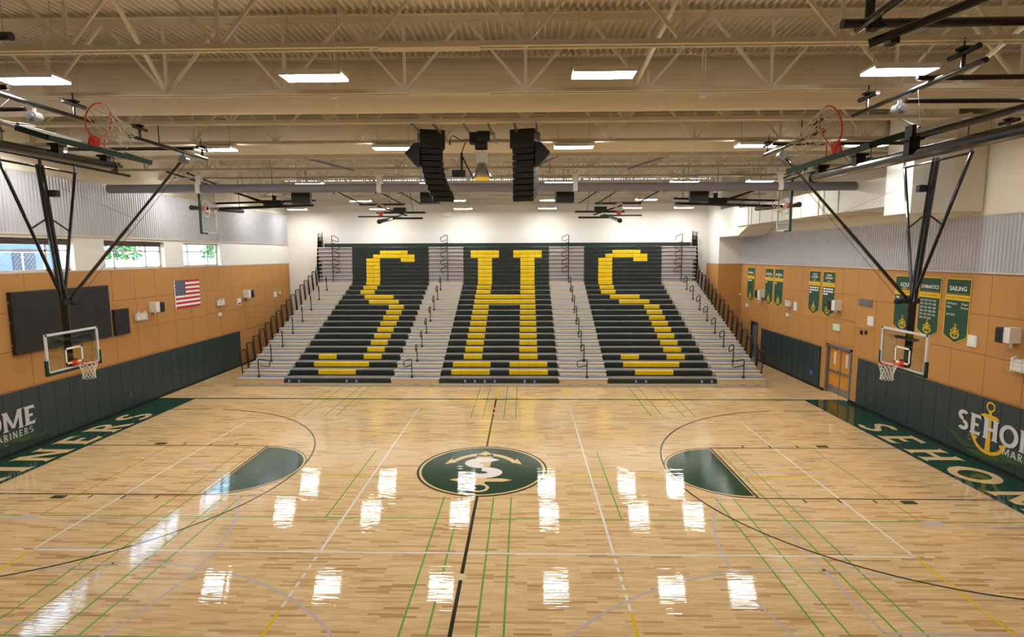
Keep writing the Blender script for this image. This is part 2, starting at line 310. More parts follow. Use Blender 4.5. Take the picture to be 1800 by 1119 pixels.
# left wall: solid below the windows, piers between them, solid above
wl = thing('wall_left', None, None, (-XW, 0, 0)); tag(wl, kind='structure')
obj('wall_base', M().box(-XW-.3, -XW, YN, YB, 0, 5.53), 'orange', wl)
WIN = [(-4.4, -.95), (.5, 4.0), (5.42, 8.93), (10.25, 13.42)]
wp = M(); ed = [YN] + [v for w in WIN for v in w] + [YB]
for i in range(0, len(ed), 2): wp.box(-XW-.3, -XW, ed[i], ed[i+1], 5.53, 6.62)
wp.box(-XW-.3, -XW, YN, YB, 6.62, ZR); obj('upper_wall', wp, 'cream', wl)
wb = M()
for i in range(0, len(ed), 2): wb.box(-XW-.001, -XW+.006, ed[i], ed[i+1], 5.545, 6.62)
wb.box(-XW, -XW+.006, YN, YB, 6.62, 6.72); obj('white_band', wb, 'white_wall', wl)
panels(wl, -XW, -1, -8, YB-.02, 1.95, 5.5, 24, 3)
corrugated(wl, -XW+.01, -1, -9, YB, 6.76, 8.66)
obj('ledge_trim', M().box(-XW, -XW+.05, YN, YB, 6.72, 6.77).box(-XW, -XW+.04, YN, YB, 8.66, 8.7).box(-XW, -XW+.03, YN, YB, 5.5, 5.54), 'aluminium', wl)
for i, (a, b) in enumerate(WIN):
    w = thing('window_%d' % (i+1), None, None, (-XW-.22, (a+b)/2, 5.53)); tag(w, kind='structure')
    fr = M(); x0, x1 = -XW-.27, -XW-.2
    fr.box(x0, x1, a, b, 5.53, 5.6).box(x0, x1, a, b, 6.55, 6.62).box(x0, x1, a, b, 6.2, 6.25)
    for y in (a, a+(b-a)*.2, a+(b-a)*.72, b-.07): fr.box(x0, x1, y, y+.07, 5.53, 6.62)
    obj('window_frame', fr, 'aluminium', w)
    for (p, q) in ((a, a+(b-a)*.2), (a+(b-a)*.2, a+(b-a)*.72), (a+(b-a)*.72, b)):
        for (z0, z1) in ((5.6, 6.2), (6.25, 6.55)): obj('pane', M().box(-XW-.24, -XW-.232, p+.05, q, z0, z1), 'glass', w)
    if i in (1, 2): obj('roller_shade', M().tube((-XW-.15, a+.05, 6.57), (-XW-.15, b-.05, 6.57), .035, 10).box(-XW-.152, -XW-.148, a+.05, b-.05, 6.42, 6.57), 'shade', w)
# exterior seen through the windows
tag(obj('ground_outside', M().box(-60, -XW-.3, -30, 60, 3.2, 3.4), 'ext_ground'), kind='structure')
nb = thing('neighbour_building', 'grey-blue building outside the window above the scoreboard', 'building', (-26, 12, 3.4))
obj('wall', M().box(-32, -25, 7.5, 15.4, 3.4, 11), 'ext_wall', nb)
for k in range(3): obj('window', M().box(-25, -24.95, 8.3+2.3*k, 9.6+2.3*k, 4.6, 6.4), 'panel_dark', nb)
fe = thing('chain_link_fence', 'chain-link fence outside in front of the grey-blue building', 'fence', (-20, 8, 3.4))
for k in range(5): obj('post', M().tube((-20, 4+2*k, 3.4), (-20, 4+2*k, 6.2), .03, 6), 'steel', fe)
m = M()
for i in range(-14, 40):
    for q in (-1, 1):
        y0, y1 = 4+.2*i, 4+.2*i+q*2.7; m.tube((-20, min(12, max(4, y0)), 3.5+abs(min(12, max(4, y0))-y0)), (-20, min(12, max(4, y1)), 6.2-abs(min(12, max(4, y1))-y1)), .006, 3) if 4 <= y0 <= 12 and 4 <= y1 <= 12 else None
obj('mesh', m, 'steel', fe); obj('top_rail', M().tube((-20, 4, 6.2), (-20, 12, 6.2), .02, 6), 'steel', fe)
tag(obj('bank_outside', M().add([(-34, 16, 3.4), (-34, 90, 3.4), (-60, 90, 9), (-60, 16, 9), (-34, 16, 3.2), (-34, 90, 3.2), (-60, 90, 3.2), (-60, 16, 3.2)], [(0, 1, 2, 3), (4, 7, 6, 5), (0, 4, 5, 1), (1, 5, 6, 2), (2, 6, 7, 3), (3, 7, 4, 0)]), 'ext_ground'), kind='structure')
for k, (y, h) in enumerate(((40, 1.4), (44.5, 1.8), (62, 1.5))):
    sh = M(); rr = random.Random(k)
    for i in range(260):
        a, e, q = rr.uniform(0, 6.28), rr.uniform(-.4, 1.5), rr.uniform(.5, 1)
        c = V((-42+1.6*q*math.cos(a)*math.cos(e), y+1.9*q*math.sin(a)*math.cos(e), 5.6+h*q*math.sin(e)+.6)); t = V((rr.uniform(-1, 1), rr.uniform(-1, 1), rr.uniform(-1, 1))).normalized()*.22; u = t.orthogonal().normalized()*.16
        sh.poly([c-t, c+u, c+t, c-u])
    sp = thing('shrub', ['green shrub outside the middle window, nearer the fence', 'green shrub outside the middle window, farther along the bank', 'green shrub outside the farthest window'][k], 'shrub', (-42, y, 5), 'shrubs outside the windows')
    obj('foliage', sh, 'foliage', sp); obj('stem', M().tube((-42, y, 4.8), (-42, y, 6.4), .08, 6), 'door_wood', sp)
# right wall
wr = thing('wall_right', None, None, (XW, 0, 0)); tag(wr, kind='structure')
rw = M(); rw.box(XW, XW+.3, YN, 7.4, 0, 5.45); rw.box(XW, XW+.3, 7.4, 9.32, 2.15, 5.45); rw.box(XW, XW+.3, 9.32, 16.6, 0, 5.45); rw.box(XW, XW+.3, 16.6, 17.6, 2.15, 5.45); rw.box(XW, XW+.3, 17.6, YB, 0, 5.45)
obj('wall_base', rw, 'orange', wr); obj('upper_wall', M().box(XW, XW+.3, YN, YB, 5.45, ZR), 'cream', wr)
panels(wr, XW, 1, -8, 7.3, 1.95, 5.42, 12, 3); panels(wr, XW, 1, 9.42, 16.5, 1.95, 5.42, 6, 3); panels(wr, XW, 1, 7.3, 9.42, 2.25, 5.42, 2, 3)
corrugated(wr, XW-.01, 1, -9, 19.45, 5.5, 7.1)
obj('ledge_trim', M().box(XW-.05, XW, YN, 19.45, 5.45, 5.5).box(XW-.04, XW, YN, 19.45, 7.1, 7.14), 'aluminium', wr)
# far wall, bump-out, near wall
wf = struct('wall_back', M().box(-XW-.3, XW+.3, YB, YB+.3, 0, ZR), 'wall_cream')
obj('wainscot_panel', M().box(-11.4, 12.3, YB-.03, YB, 5.6, 7.6), 'white_wall', wf)
for k in range(3): obj('panel_joint', M().box(-7.9+7.9*k, -7.89+7.9*k, YB-.034, YB-.03, 5.6, 7.6), 'cream', wf)
bo = thing('wall_corner', None, None, (13.1, 19.45, 0)); tag(bo, kind='structure')
obj('corner_base', M().box(13.1, XW, 19.45, YB, 0, 5.45), 'orange', bo); obj('corner_upper', M().box(13.1, XW, 19.45, YB, 5.45, ZR), 'white_wall', bo)
struct('wall_front', M().box(-XW-.3, XW+.3, YN-.3, YN, 0, ZR), 'cream')
bl = M().box(-XW, -XW+.1, YN, YB, 0, .1); struct('baseboard_left', bl, 'pad_base')
br_ = M().box(XW-.1, XW, YN, 7.38, 0, .1).box(XW-.1, XW, 9.34, 16.6, 0, .1); struct('baseboard_right', br_, 'pad_base')
# roof deck: ribs along Y
ce = thing('ceiling', None, None, (0, 0, ZR)); tag(ce, kind='structure')
P = []; x = -XW-.3
while x < XW+.3: P += [(x, ZR), (x+.05, ZR), (x+.07, ZR+.06), (x+.132, ZR+.06)]; x += .152
dk = M(); dk.v = [(a, YN, b) for a, b in P] + [(a, YB, b) for a, b in P]; k = len(P); dk.f = [(i, k+i, k+i+1, i+1) for i in range(k-1)]
obj('roof_deck', dk, 'deck', ce); obj('roof_top', M().box(-XW-.3, XW+.3, YN-.3, YB+.3, ZR+.12, ZR+.3), 'deck', ce)

# ------------------------------------------------------------------ wall pads
def pads(name, label, X, s, spans):
    t = thing(name, label, 'wall padding', (X, spans[0][0], 0)); W = .61
    me = mesh('pad', M().box(-.035, .035, -W/2+.006, W/2-.006, 0, 1.8), 'pad')
    for a, b in spans:
        n = round((b-a)/W)
        for i in range(n): inst('pad', me, (X-s*.035, a+(b-a)*(i+.5)/n, .1), t)
    return t
pl = pads('wall_pads', 'dark green wall pads along the left wall under the flag', -XW, -1, [(-8.4, 14.8)])
pr = pads('wall_pads', 'dark green wall pads on the right wall nearer than the double door', XW, 1, [(-8.4, 6.9)])
pf = pads('wall_pads', 'short run of dark green wall pads between the double door and the bleachers', XW, 1, [(9.75, 16.0)])
def outlet(X, s, y, z, parent):
    o = obj('outlet_plate', M().box(X-s*.08, X-s*.073, y-.05, y+.05, z-.08, z+.08), 'grey_metal', parent); obj('socket', M().box(X-s*.083, X-s*.078, y-.03, y+.03, z-.05, z+.05), 'black_matte', o)
for y, z in ((8.9, 1.55), (9.0, .95), (6.1, .55), (.7, .42)): outlet(-XW, -1, y, z, pl)
for y, z in ((6.0, 1.25), (5.9, .5), (1.15, .62)): outlet(XW, 1, y, z, pr)
for y, z in ((11.9, 1.5), (11.9, 1.0)): outlet(XW, 1, y, z, pf)
obj('blue_tag', M().box(XW-.08, XW-.073, 10.25, 10.5, .5, .7), 'blue_sign', pf)
for s, par in ((-1, pl), (1, pr)):
    X = s*(XW-.076); rt = V((0, -s, 0)); up = V((0, 0, 1)); c = V((X, 0 if s > 0 else .15, 0))
    def wv(z0, amp, th, ph, mname, y0=-2.6, y1=2.6, off=0):
        m = M(); n = 48
        T = [(y0+(y1-y0)*i/n) for i in range(n+1)]; f = lambda y: z0+amp*math.sin(y*2.3+ph)*(1 if th else 1)
        for i in range(n):
            e0, e1 = [max(0, 1-abs(y)/2.6) for y in (T[i], T[i+1])]
            m.poly([c+rt*T[i]+up*(f(T[i])*1)-V((s*off, 0, 0)), c+rt*T[i+1]+up*f(T[i+1])-V((s*off, 0, 0)), c+rt*T[i+1]+up*max(.13, f(T[i+1])-th*e1)-V((s*off, 0, 0)), c+rt*T[i]+up*max(.13, f(T[i])-th*e0)-V((s*off, 0, 0))])
        obj('wave_print', m, mname, par)
    wv(.55, .16, .4, .6, 'wave_green', off=.001); wv(.42, .13, .05, 1.6, 'wave_dark', off=.002); wv(.32, .1, .04, 2.6, 'wave_dark', off=.002); wv(.24, .08, .04, .2, 'wave_dark', off=.002)
    obj('team_lettering', word('SEHOME', .6, c+up*.76-V((s*.008, 0, 0)), rt, up, gap=.04, w=.24), 'logo_white', par)
    obj('team_lettering', word('MARINERS', .2, c+rt*.75+up*.5-V((s*.004, 0, 0)), rt, up, gap=.14, w=.17), 'logo_white', par)
    m = M(); k = c-rt*.5-V((s*.0025, 0, 0)); Q = lambda a, b: k+rt*a+up*b
    m.poly([Q(-.09, .42), Q(.09, .42), Q(.05, 1.58), Q(-.05, 1.58)]); m.poly([Q(-.34, 1.4), Q(0, 1.3), Q(.34, 1.4), Q(.2, 1.47), Q(-.2, 1.47)])
    for i in range(16):
        a, b = D(200+140*i/16), D(200+140*(i+1)/16); m.poly([Q(.6*math.cos(t)*r, .82+.5*math.sin(t)*r) for r, t in ((1, a), (1, b), (.82, b), (.82, a))])
    for q in (-1, 1): m.poly([Q(q*.66, .82), Q(q*.36, .7), Q(q*.5, .55)])
    for i in range(20):
        a, b = D(18*i), D(18*i+18); m.poly([Q(.15*r*math.cos(t), 1.7+.15*r*math.sin(t)) for r, t in ((1, a), (1, b), (.68, b), (.68, a))])
    obj('anchor_print', spread(m, (-s, 0, 0), .00006), 'logo_gold', par)

# ================================================================== ROOF STRUCTURE
tr = thing('roof_truss', 'x', 'truss', (0, 0, ZB), 'cream roof trusses')
def L_chord(z, up):
    m = M()
    for q in (-1, 1): m.box(-XW, XW, min(q*.02, q*.1), max(q*.02, q*.1), z, z+.012).box(-XW, XW, min(q*.02, q*.032), max(q*.02, q*.032), min(z, z+up*.1), max(z, z+up*.1))
    return m
obj('bottom_chord', L_chord(ZB, 1), 'steel_cream', tr); obj('top_chord', L_chord(ZT, -1), 'steel_cream', tr)
NP = 2.44; x_n = at(924, 163, Y=-3.55).x
vert = mesh('web', M().box(-.03, .03, -.018, .018, 0, ZT-ZB), 'steel_cream')
diag = [mesh('web', M().bar((0, 0, .05), (q*NP/2, 0, ZT-ZB-.05), .05, .05), 'steel_cream') for q in (-1, 1)]
for i in range(-7, 8):
    x = x_n+i*NP
    if abs(x) < XW-.05: inst('web', vert, (x, 0, ZB), tr)
    for q, d in zip((-1, 1), diag):
        if abs(x) < XW and abs(x+q*NP/2) < XW: inst('web', d, (x, 0, ZB), tr)
TY = [-6.05+2.5*k for k in range(12)]
names = ['nearest', 'second', 'third', 'fourth', 'fifth', 'sixth', 'seventh', 'eighth', 'ninth', 'tenth', 'eleventh', 'farthest']
for k, y in enumerate(TY):
    lab = 'cream steel roof truss, %s from the camera' % names[k] if 0 < k < 11 else 'cream steel roof truss, %s the camera' % ('nearest' if k == 0 else 'farthest from')
    if k == 0: tr.location.y = y; ORG[tr].y = y; tr['label'] = lab
    else: copy_tree(tr, (0, y, ZB), lab)
for k, y in enumerate(TY[:3]):
    sp = obj('splice_plate', M().box(-1.1, .5, y-.105, y+.105, ZB-.015, ZB+.05), 'steel_cream'); tag(sp, ['steel splice plate on the nearest truss chord', 'steel splice plate on the second truss chord', 'steel splice plate on the third truss chord'][k], 'steel plate', 'truss splice plates')
# bridging struts between trusses
for k, (x, y0) in enumerate(((-9.5, -6.05), (3.9, -6.05), (10.2, -6.05), (-5.6, -6.05))):
    b = obj('bridging_strut', M().bar((x, y0, ZT-.1), (x-.5, y0+2.5, ZB+.08), .06, .06), 'steel_cream')
    tag(b, ['diagonal bridging strut at far left by the nearest truss', 'diagonal bridging strut right of centre by the nearest truss', 'diagonal bridging strut at far right by the nearest truss', 'diagonal bridging strut left of centre by the nearest truss'][k], 'strut', 'bridging struts')
# fabric ducts
for k, (y, lab) in enumerate(((-1.95, 'large cream round fabric duct nearest the camera'), (3.2, 'cream round fabric duct behind the nearest one'))):
    t = thing('fabric_duct', lab, 'duct', (0, y, 9.85), 'round fabric ducts')
    m = M(); m.tube((-XW+.02, y, 9.85), (XW-.02, y, 9.85), .55, 40); obj('sleeve', m, 'fabric_duct', t, smooth=True)
    for i in range(-6, 7): obj('seam_band', M().tube((i*2.2, y, 9.85), (i*2.2+.02, y, 9.85), .553, 40), 'steel_cream', t)
    obj('suspension_rail', M().box(-XW+.02, XW-.02, y-.02, y+.02, 10.41, 10.46), 'steel_cream', t)
    for i in range(-6, 7): obj('hanger', M().tube((i*2.2+.5, y, 10.45), (i*2.2+.5, y, ZR), .01, 6), 'steel_cream', t)
# rectangular duct on the right wall
t = thing('sheet_metal_duct', 'white rectangular sheet metal duct along the right wall', 'duct', (13.7, 10, 7.5))
obj('duct_run', M().box(12.9, XW-.02, 3.0, 16.2, 7.55, 8.5), 'white_plastic', t); m = M()
m.add([(13.0, 16.2, 7.05), (13.0, 19.42, 7.05), (13.0, 19.42, 8.68), (13.0, 16.2, 8.68), (XW-.02, 16.2, 7.05), (XW-.02, 19.42, 7.05), (XW-.02, 19.42, 8.68), (XW-.02, 16.2, 8.68)], [(0, 3, 2, 1), (4, 5, 6, 7), (0, 1, 5, 4), (3, 7, 6, 2), (0, 4, 7, 3), (1, 2, 6, 5)])
obj('duct_drop', m, 'white_plastic', t)
obj('duct_transition', M().add([(13.0, 14.6, 7.6), (13.0, 16.2, 7.05), (13.0, 16.2, 7.6), (XW-.02, 14.6, 7.6), (XW-.02, 16.2, 7.05), (XW-.02, 16.2, 7.6)], [(0, 1, 2), (3, 5, 4), (0, 3, 4, 1), (1, 4, 5, 2)]), 'cream', t)
obj('duct_riser', M().box(12.35, 13.5, 1.4, 2.6, 7.2, ZR-.1), 'white_plastic', t); obj('duct_return', M().box(13.5, XW-.02, 1.5, 2.6, 7.25, 9.9), 'cream', t)
for y in (6.2, 7.6, 9.0, 10.4, 11.8, 13.2, 14.6): obj('duct_flange', M().box(12.87, XW-.02, y-.02, y+.02, 7.52, 8.53), 'steel_cream', t)
for y in (7.2, 10.8, 14.2): obj('hanger', M().box(12.85, 12.88, y-.02, y+.02, 7.5, ZR), 'steel_cream', t)
# ------------------------------------------------------------------ light fixtures
ZL = 9.0
lt = thing('ceiling_light', 'x', 'light', (0, 0, ZL), 'rectangular ceiling lights')
obj('housing', M().box(-.56, .56, -.22, .22, ZL+.02, ZL+.07).box(-.56, .56, -.225, -.212, ZL-.02, ZL+.07).box(-.56, .56, .212, .225, ZL-.02, ZL+.07), 'white_plastic', lt)
obj('diffuser', M().box(-.55, .55, -.21, -.012, ZL-.018, ZL+.015).box(-.55, .55, .012, .21, ZL-.018, ZL+.015), 'led', lt)
for q in (-.45, .45): obj('cable', M().tube((q, 0, ZL+.08), (q, 0, ZR), .006, 5), 'steel', lt)
LZ = [9.25, 9.12, 9.03, 9.0, 8.88]; LY = [-4.75, 1.35, 8.6, 15.9, 19.85]; LX = [-13.0, -7.85, -2.62, 2.62, 7.85, 11.0]
rown = ['nearest row', 'second row from the camera', 'middle row', 'fourth row from the camera', 'row by the white far wall']; coln = ['far left', 'second from left', 'left of centre', 'right of centre', 'second from right', 'far right']
first = True
for j, y in enumerate(LY):
    for i, x in enumerate(LX):
        lab = 'glowing rectangular ceiling light, %s, %s' % (rown[j], coln[i])
        if first: lt.location = (x, y, LZ[j]); lt['label'] = lab; first = False
        else: copy_tree(lt, (x, y, LZ[j]), lab)
# ================================================================== BLEACHERS
RISE, RUN, Y0, Z0 = .2475, .675, 9.98, .37
def rowY(k): return Y0+RUN*min(k, 16)+(.12 if k > 16 else 0)+.012*max(0, k-17)
def rowZ(k): return Z0+RISE*k
SEC = [(-9.98, -5.02, 11), (-2.74, 2.76, 12), (5.04, 9.98, 11)]; AIS = [(-12.22, -9.98), (-5.02, -2.74), (2.76, 5.04), (9.98, 12.22)]
S_ROWS = {1: [(3, 7)], 2: [(2, 8)], 3: [(2, 4), (7, 9)], 12: [(4, 8)], 13: [(3, 7)], 24: [(4, 8)], 23: [(3, 9)], 22: [(2, 4), (7, 9)]}
for k in range(4, 12): S_ROWS[k] = [(7, 9)]
for k in list(range(14, 22)): S_ROWS[k] = [(2, 4)]
H_ROWS = {k: [(2, 4), (8, 10)] for k in range(3, 23)}
for k in (12, 13): H_ROWS[k] = [(2, 10)]
for k in (1, 2, 23, 24): H_ROWS[k] = [(1, 5), (7, 11)]
bl = thing('bleachers', 'telescoping bleachers with dark green seats spelling SHS in yellow', 'bleachers', (0, Y0, 0))
NR = 26
def seat_mesh(w, matname):
    m = M(); z0, z1 = -.215, 0; a = w/2-.006
    prof = [(0.0, z0), (-.012, -.03), (.0, -.004), (.03, z1), (.14, z1), (.14, z0)]
    m.v = [(-a, y, z) for y, z in prof] + [(a, y, z) for y, z in prof]; n = len(prof)
    m.f = [(i, n+i, n+(i+1) % n, (i+1) % n) for i in range(n)] + [tuple(range(n)), tuple(range(2*n-1, n-1, -1))]
    return mesh('seat', m, matname)
far = {'seat_green': M(), 'seat_yellow': M()}
SM = {}
for si, (a, b, n) in enumerate(SEC):
    for mn in ('seat_green', 'seat_yellow'): SM[(n, mn)] = SM.get((n, mn)) or seat_mesh((b-a)/n, mn)
    for k in range(NR):
        pat = (H_ROWS if n == 12 else S_ROWS).get(k, [])
        for j in range(n):
            mn = 'seat_yellow' if any(p <= j < q for p, q in pat) else 'seat_green'
            loc = (a+(b-a)*(j+.5)/n, rowY(k), rowZ(k))
            if k < 8: inst('seat', SM[(n, mn)], loc, bl)
            else:
                me = SM[(n, mn)]; far[mn].add([(v.co.x+loc[0], v.co.y+loc[1], v.co.z+loc[2]) for v in me.vertices], [tuple(p.vertices) for p in me.polygons])
obj('upper_green_seats', far['seat_green'], 'seat_green', bl, kind='stuff'); obj('upper_yellow_seats', far['seat_yellow'], 'seat_yellow', bl, kind='stuff')
ICO = []
for k in range(NR):
    y, z = rowY(k), rowZ(k); ye = rowY(k+1)+.02 if k < 16 else y+.68
    for a, b, n in SEC: obj('row_deck', M().box(a, b, y+.1, ye, z-.035, z-.012).box(a, b, y+.09, y+.11, z-RISE, z-.03), 'bleacher_deck', bl)
    for a, b in AIS:
        obj('aisle_deck', M().box(a, b, y, ye, z-.06, z-.02), 'aisle_deck', bl)
        obj('deck_nosing', M().box(a, b, y-.014, y+.02, z-(.065 if k <= 16 else .075), z-.012), 'aluminium', bl)
        obj('aisle_riser', M().box(a+.03, b-.03, y+.03, y+.05, z-RISE, z-.06), 'aisle_riser' if k <= 16 else 'stack_riser', bl)
        if k > 16: obj('deck_gap', M().box(a+.02, b-.02, y+.012, y+.03, z-.11, z-.07), 'black_matte', bl)
        if 0 < k <= 16: obj('aisle_step', M().box(a+.1, b-.02, y-.28, y+.03, z-RISE*.5-.03, z-RISE*.5).box(a+.1, b-.02, y-.27, y-.25, z-RISE, z-RISE*.5-.03), 'aluminium', bl)
sk = M().box(-12.22, 12.22, Y0+.0, Y0+.04, .012, .14)
obj('front_skirt', sk, 'aluminium', bl)
for x in (-9.98, -7.5, -3.1, -1.65, 2.0, 3.8, 6.3, 10.0): obj('skirt_joint', M().box(x, x+.012, Y0-.004, Y0+.01, .012, .14), 'black_matte', bl)
for a, b in AIS:
    for f in (.2, .48, .54, .8): x = a+(b-a)*f; obj('skirt_slot', M().box(x, x+.09, Y0-.004, Y0+.01, .08, .1), 'black_matte', bl)
obj('under_structure', M().box(-12.1, 12.1, 10.6, 11.0, .02, .3).box(-12.1, 12.1, 13, 13.3, .02, 1.2).box(-12.1, 12.1, 16, 16.3, .02, 2.3).box(-12.1, 12.1, 19, 19.3, .02, 3.4), 'black_matte', bl)
br2 = obj('back_rail', M().box(-12.0, 12.0, rowY(25)+.55, rowY(25)+.62, rowZ(25)-.05, rowZ(25)+.24), 'seat_green', bl)
for i in range(-26, 27): obj('rail_notch', M().box(i*.457, i*.457+.02, rowY(25)+.54, rowY(25)+.552, rowZ(25)+.0, rowZ(25)+.17), 'black_matte', br2)
# wheelchair space decals on the front row
def decal(x):
    y = Y0-.016; z = rowZ(0)-.12
    d = obj('wheelchair_decal', M().box(x-.055, x+.055, y, y+.006, z-.07, z+.07), 'blue_sign', bl); m = M(); yy = y-.002
    m.poly([(x-.012, yy, z+.06), (x-.012, yy, z+.035), (x+.012, yy, z+.035), (x+.012, yy, z+.06)]); m.poly([(x-.01, yy, z+.03), (x-.01, yy, z-.012), (x+.008, yy, z-.012), (x+.008, yy, z+.03)])
    m.poly([(x-.01, yy, z-.0), (x-.01, yy, z-.014), (x+.038, yy, z-.014), (x+.038, yy, z)]); m.poly([(x+.028, yy, z-.01), (x+.04, yy, z-.01), (x+.05, yy, z-.055), (x+.036, yy, z-.055)])
    for i in range(10):
        a, b = D(100+25*i), D(125+25*i); m.poly([(x-.005+r*math.cos(t), yy, z-.025+r*math.sin(t)) for r, t in ((.034, a), (.034, b), (.024, b), (.024, a))])
    obj('wheelchair_symbol', m, 'flag_white', d)
for x in (-9.75, -9.28, -7.05, -6.6, -1.55, -1.1, -.64, -.18, 1.2, 1.65, 6.3, 6.75, 9.3, 9.75): decal(x)
# aisle handrails: a post with a P-shaped loop
def handrail(x, k, d, big=False):
    y, z = rowY(k)+.25, rowZ(k)-.02; w = .42 if big else .12; h = .86
    pts = [(x, y, z), (x, y, z+h-.07), (x+d*.03, y+.01, z+h), (x+d*w*.5, y+.1, z+h-.04), (x+d*w, y+.25, z+h-.14), (x+d*w, y+.28, z+h-.34), (x+d*w*.85, y+.26, z+h-.4), (x+d*.02, y+.02, z+h-.28)]
    o = obj('handrail', M().path(pts, .025, 6), 'black_metal', bl); obj('rail_foot', M().tube((x, y, z), (x, y, z+.09), .055, 8), 'black_matte', o)
for (a, b), f, d in zip(AIS, (.42, .42, .58, .58), (1, -1, -1, -1)):
    for k in range(0, 17, 2): handrail(a+(b-a)*f, k, d if k == 0 or d < 0 else -1, k == 0)
for (a, b), d in zip(AIS, (1, -1, -1, -1)):
    x = (a+b)/2+.12*d*-1; y = rowY(17)-.12; m = M().path([(x, y, rowZ(16)-.02), (x, y, rowZ(25)+.72)], .026, 6)
    for k in (17, 19, 21, 23, 25): z = rowZ(k)-.1; m.path([(x, y, z+.8), (x+d*.1, y, z+.84), (x+d*.42, y, z+.66), (x+d*.44, y, z+.5), (x+d*.38, y, z+.42), (x+d*.04, y, z+.54)], .022, 6)
    obj('stacked_handrail', m, 'black_metal', bl)
# end guard rails, one panel for each row
for s in (-1, 1):
    for k in range(1, 17):
        y, z, x = rowY(k), rowZ(k)-.05, s*12.28
        m = M(); x2 = x+s*.05
        m.path([(x, y+.05, z-.25), (x2, y-.02, z+.9), (x2, y+.02, z+.97), (x2, y+.5, z+.97), (x2, y+.54, z+.92), (x, y+.6, z-.0)], .027, 6)
        for i in range(1, 10): m.tube((x, y+.05+.055*i, z-.1), (x2, y-.02+.056*i, z+.96), .004, 4)
        m.tube((x, y+.05, z-.1), (x, y+.6, z-.02), .014, 5); obj('end_guard', m, 'black_metal', bl)
    for k in range(17, 26):
        y, z, x = rowY(17)-.05+.05*(k-17), rowZ(k)-.1, s*12.2; m = M()
        m.path([(x, y, z-.25), (x+s*.08, y, z+.98), (x-s*.16, y+.1, z+1.05), (x-s*.22, y+.1, z-.2)], .028, 6)
        for i in range(1, 6): m.tube((x-s*.04*i, y+.02*i, z-.2), (x+s*.06-s*.04*i, y+.02*i, z+1.0), .011, 5)
        obj('stacked_end_guard', m, 'black_metal', bl)

# ================================================================== BACKSTOPS
def board(parent, c, L, U, N, H=1.07, W=1.83):
    """c = middle of the bottom edge; L along the long edge, U up the board, N out of its face"""
    c, L, U, N = V(c), V(L), V(U), V(N)
    b = obj('backboard', M().obox(c+U*H/2, L*(W/2-.03), U*(H/2-.03), N*.006), 'glass', parent)
    m = M(); t = .035
    for q in (-1, 1): m.obox(c+U*H/2+L*q*(W/2-.025), L*.03, U*H/2, N*t/2*1.2)
    m.obox(c+U*.03, L*W/2, U*.03, N*t/2*1.2); m.obox(c+U*(H-.03), L*W/2, U*.03, N*t/2*1.2); obj('frame', m, 'glass_frame', b)
    m = M(); f = N*.01
    for q in (-1, 1): m.obox(c+U*.38+L*q*.28+f, L*.025, U*.23, N*.002)
    for u in (.175, .585): m.obox(c+U*u+f, L*.305, U*.025, N*.002)
    obj('target_square', m, 'flag_white', b)
    m = M(); m.obox(c-U*.015, L*(W/2+.03), U*.035, N*.035)
    for q in (-1, 1): m.obox(c+U*.17+L*q*(W/2+.01), L*.03, U*.2, N*.035)
    obj('edge_pad', m, 'pad_green', b); return b
def rim(parent, c, L, N, Dn, net_dir=None):
    """c = middle of the ring; N out of the board; Dn = the way the net hangs when in play"""
    c, L, N, Dn = V(c), V(L), V(N), V(Dn); r = .2286
    m = M().path([c+r*(math.cos(a)*L+math.sin(a)*N) for a in [2*math.pi*i/28 for i in range(28)]], .0095, 6, True)
    m.obox(c-N*(r+.07), L*.09, N*.075, Dn*.012); m.obox(c-N*(r+.145), L*.09, N*.01, Dn*.075)
    for q in (-1, 1): m.path([c-N*(r+.13)+L*q*.08+Dn*.1, c-N*.17+L*q*.16], .008, 5)
    obj('rim', m, 'rim_red', parent)
    g = V(net_dir) if net_dir is not None else Dn; prof = [(0, r), (.1, .2), (.2, .165), (.3, .145), (.4, .15), (.45, .16)]; m = M(); n = 12
    P = [[c+Dn*.0+g*d*.9+Dn*d*.1+q*(math.cos(2*math.pi*(i+.5*(j % 2))/n)*L+math.sin(2*math.pi*(i+.5*(j % 2))/n)*N) for i in range(n)] for j, (d, q) in enumerate(prof)]
    for j in range(len(P)-1):
        for i in range(n):
            k = (i-1) % n if j % 2 == 0 else (i+1) % n
            m.tube(P[j][i], P[j+1][i], .006, 4); m.tube(P[j][i], P[j+1][k], .006, 4)
    obj('net', m, 'net_white', parent)
EX, EY, EZ = V((1, 0, 0)), V((0, 1, 0)), V((0, 0, 1))
def drum(parent, c, r):
    m = M().tube(V(c)-EY*r*.8, V(c)+EY*r*.8, r, 18).tube(V(c)-EY*r*1.05, V(c)-EY*r*.8, r*.5, 14, ).tube(V(c)+EZ*r*.8, V(c)+EZ*r*1.6, r*.35, 8); obj('winch_drum', m, 'grey_metal', parent)
def hanger_clamps(parent, pts, r=.05):
    for p in pts: obj('clamp', M().obox(p, EX*.05, EY*.06, EZ*.07), 'black_matte', parent)
def stub(parent, p, axis, l=.5):
    m = M().tube(V(p)-V(axis)*l/2, V(p)+V(axis)*l/2, .045, 10).tube(V(p)-EZ*.25, V(p), .03, 8).obox(V(p)+EZ*.06, EX*.08, EY*.08, EZ*.02); obj('beam_clamp', m, 'black_metal', parent)
def drop_rods(parent, pts, yt=None):
    for p in pts: obj('drop_rod', M().tube(p, (p[0], p[1] if yt is None else yt, ZB+.05), .012, 6), 'black_metal', parent)
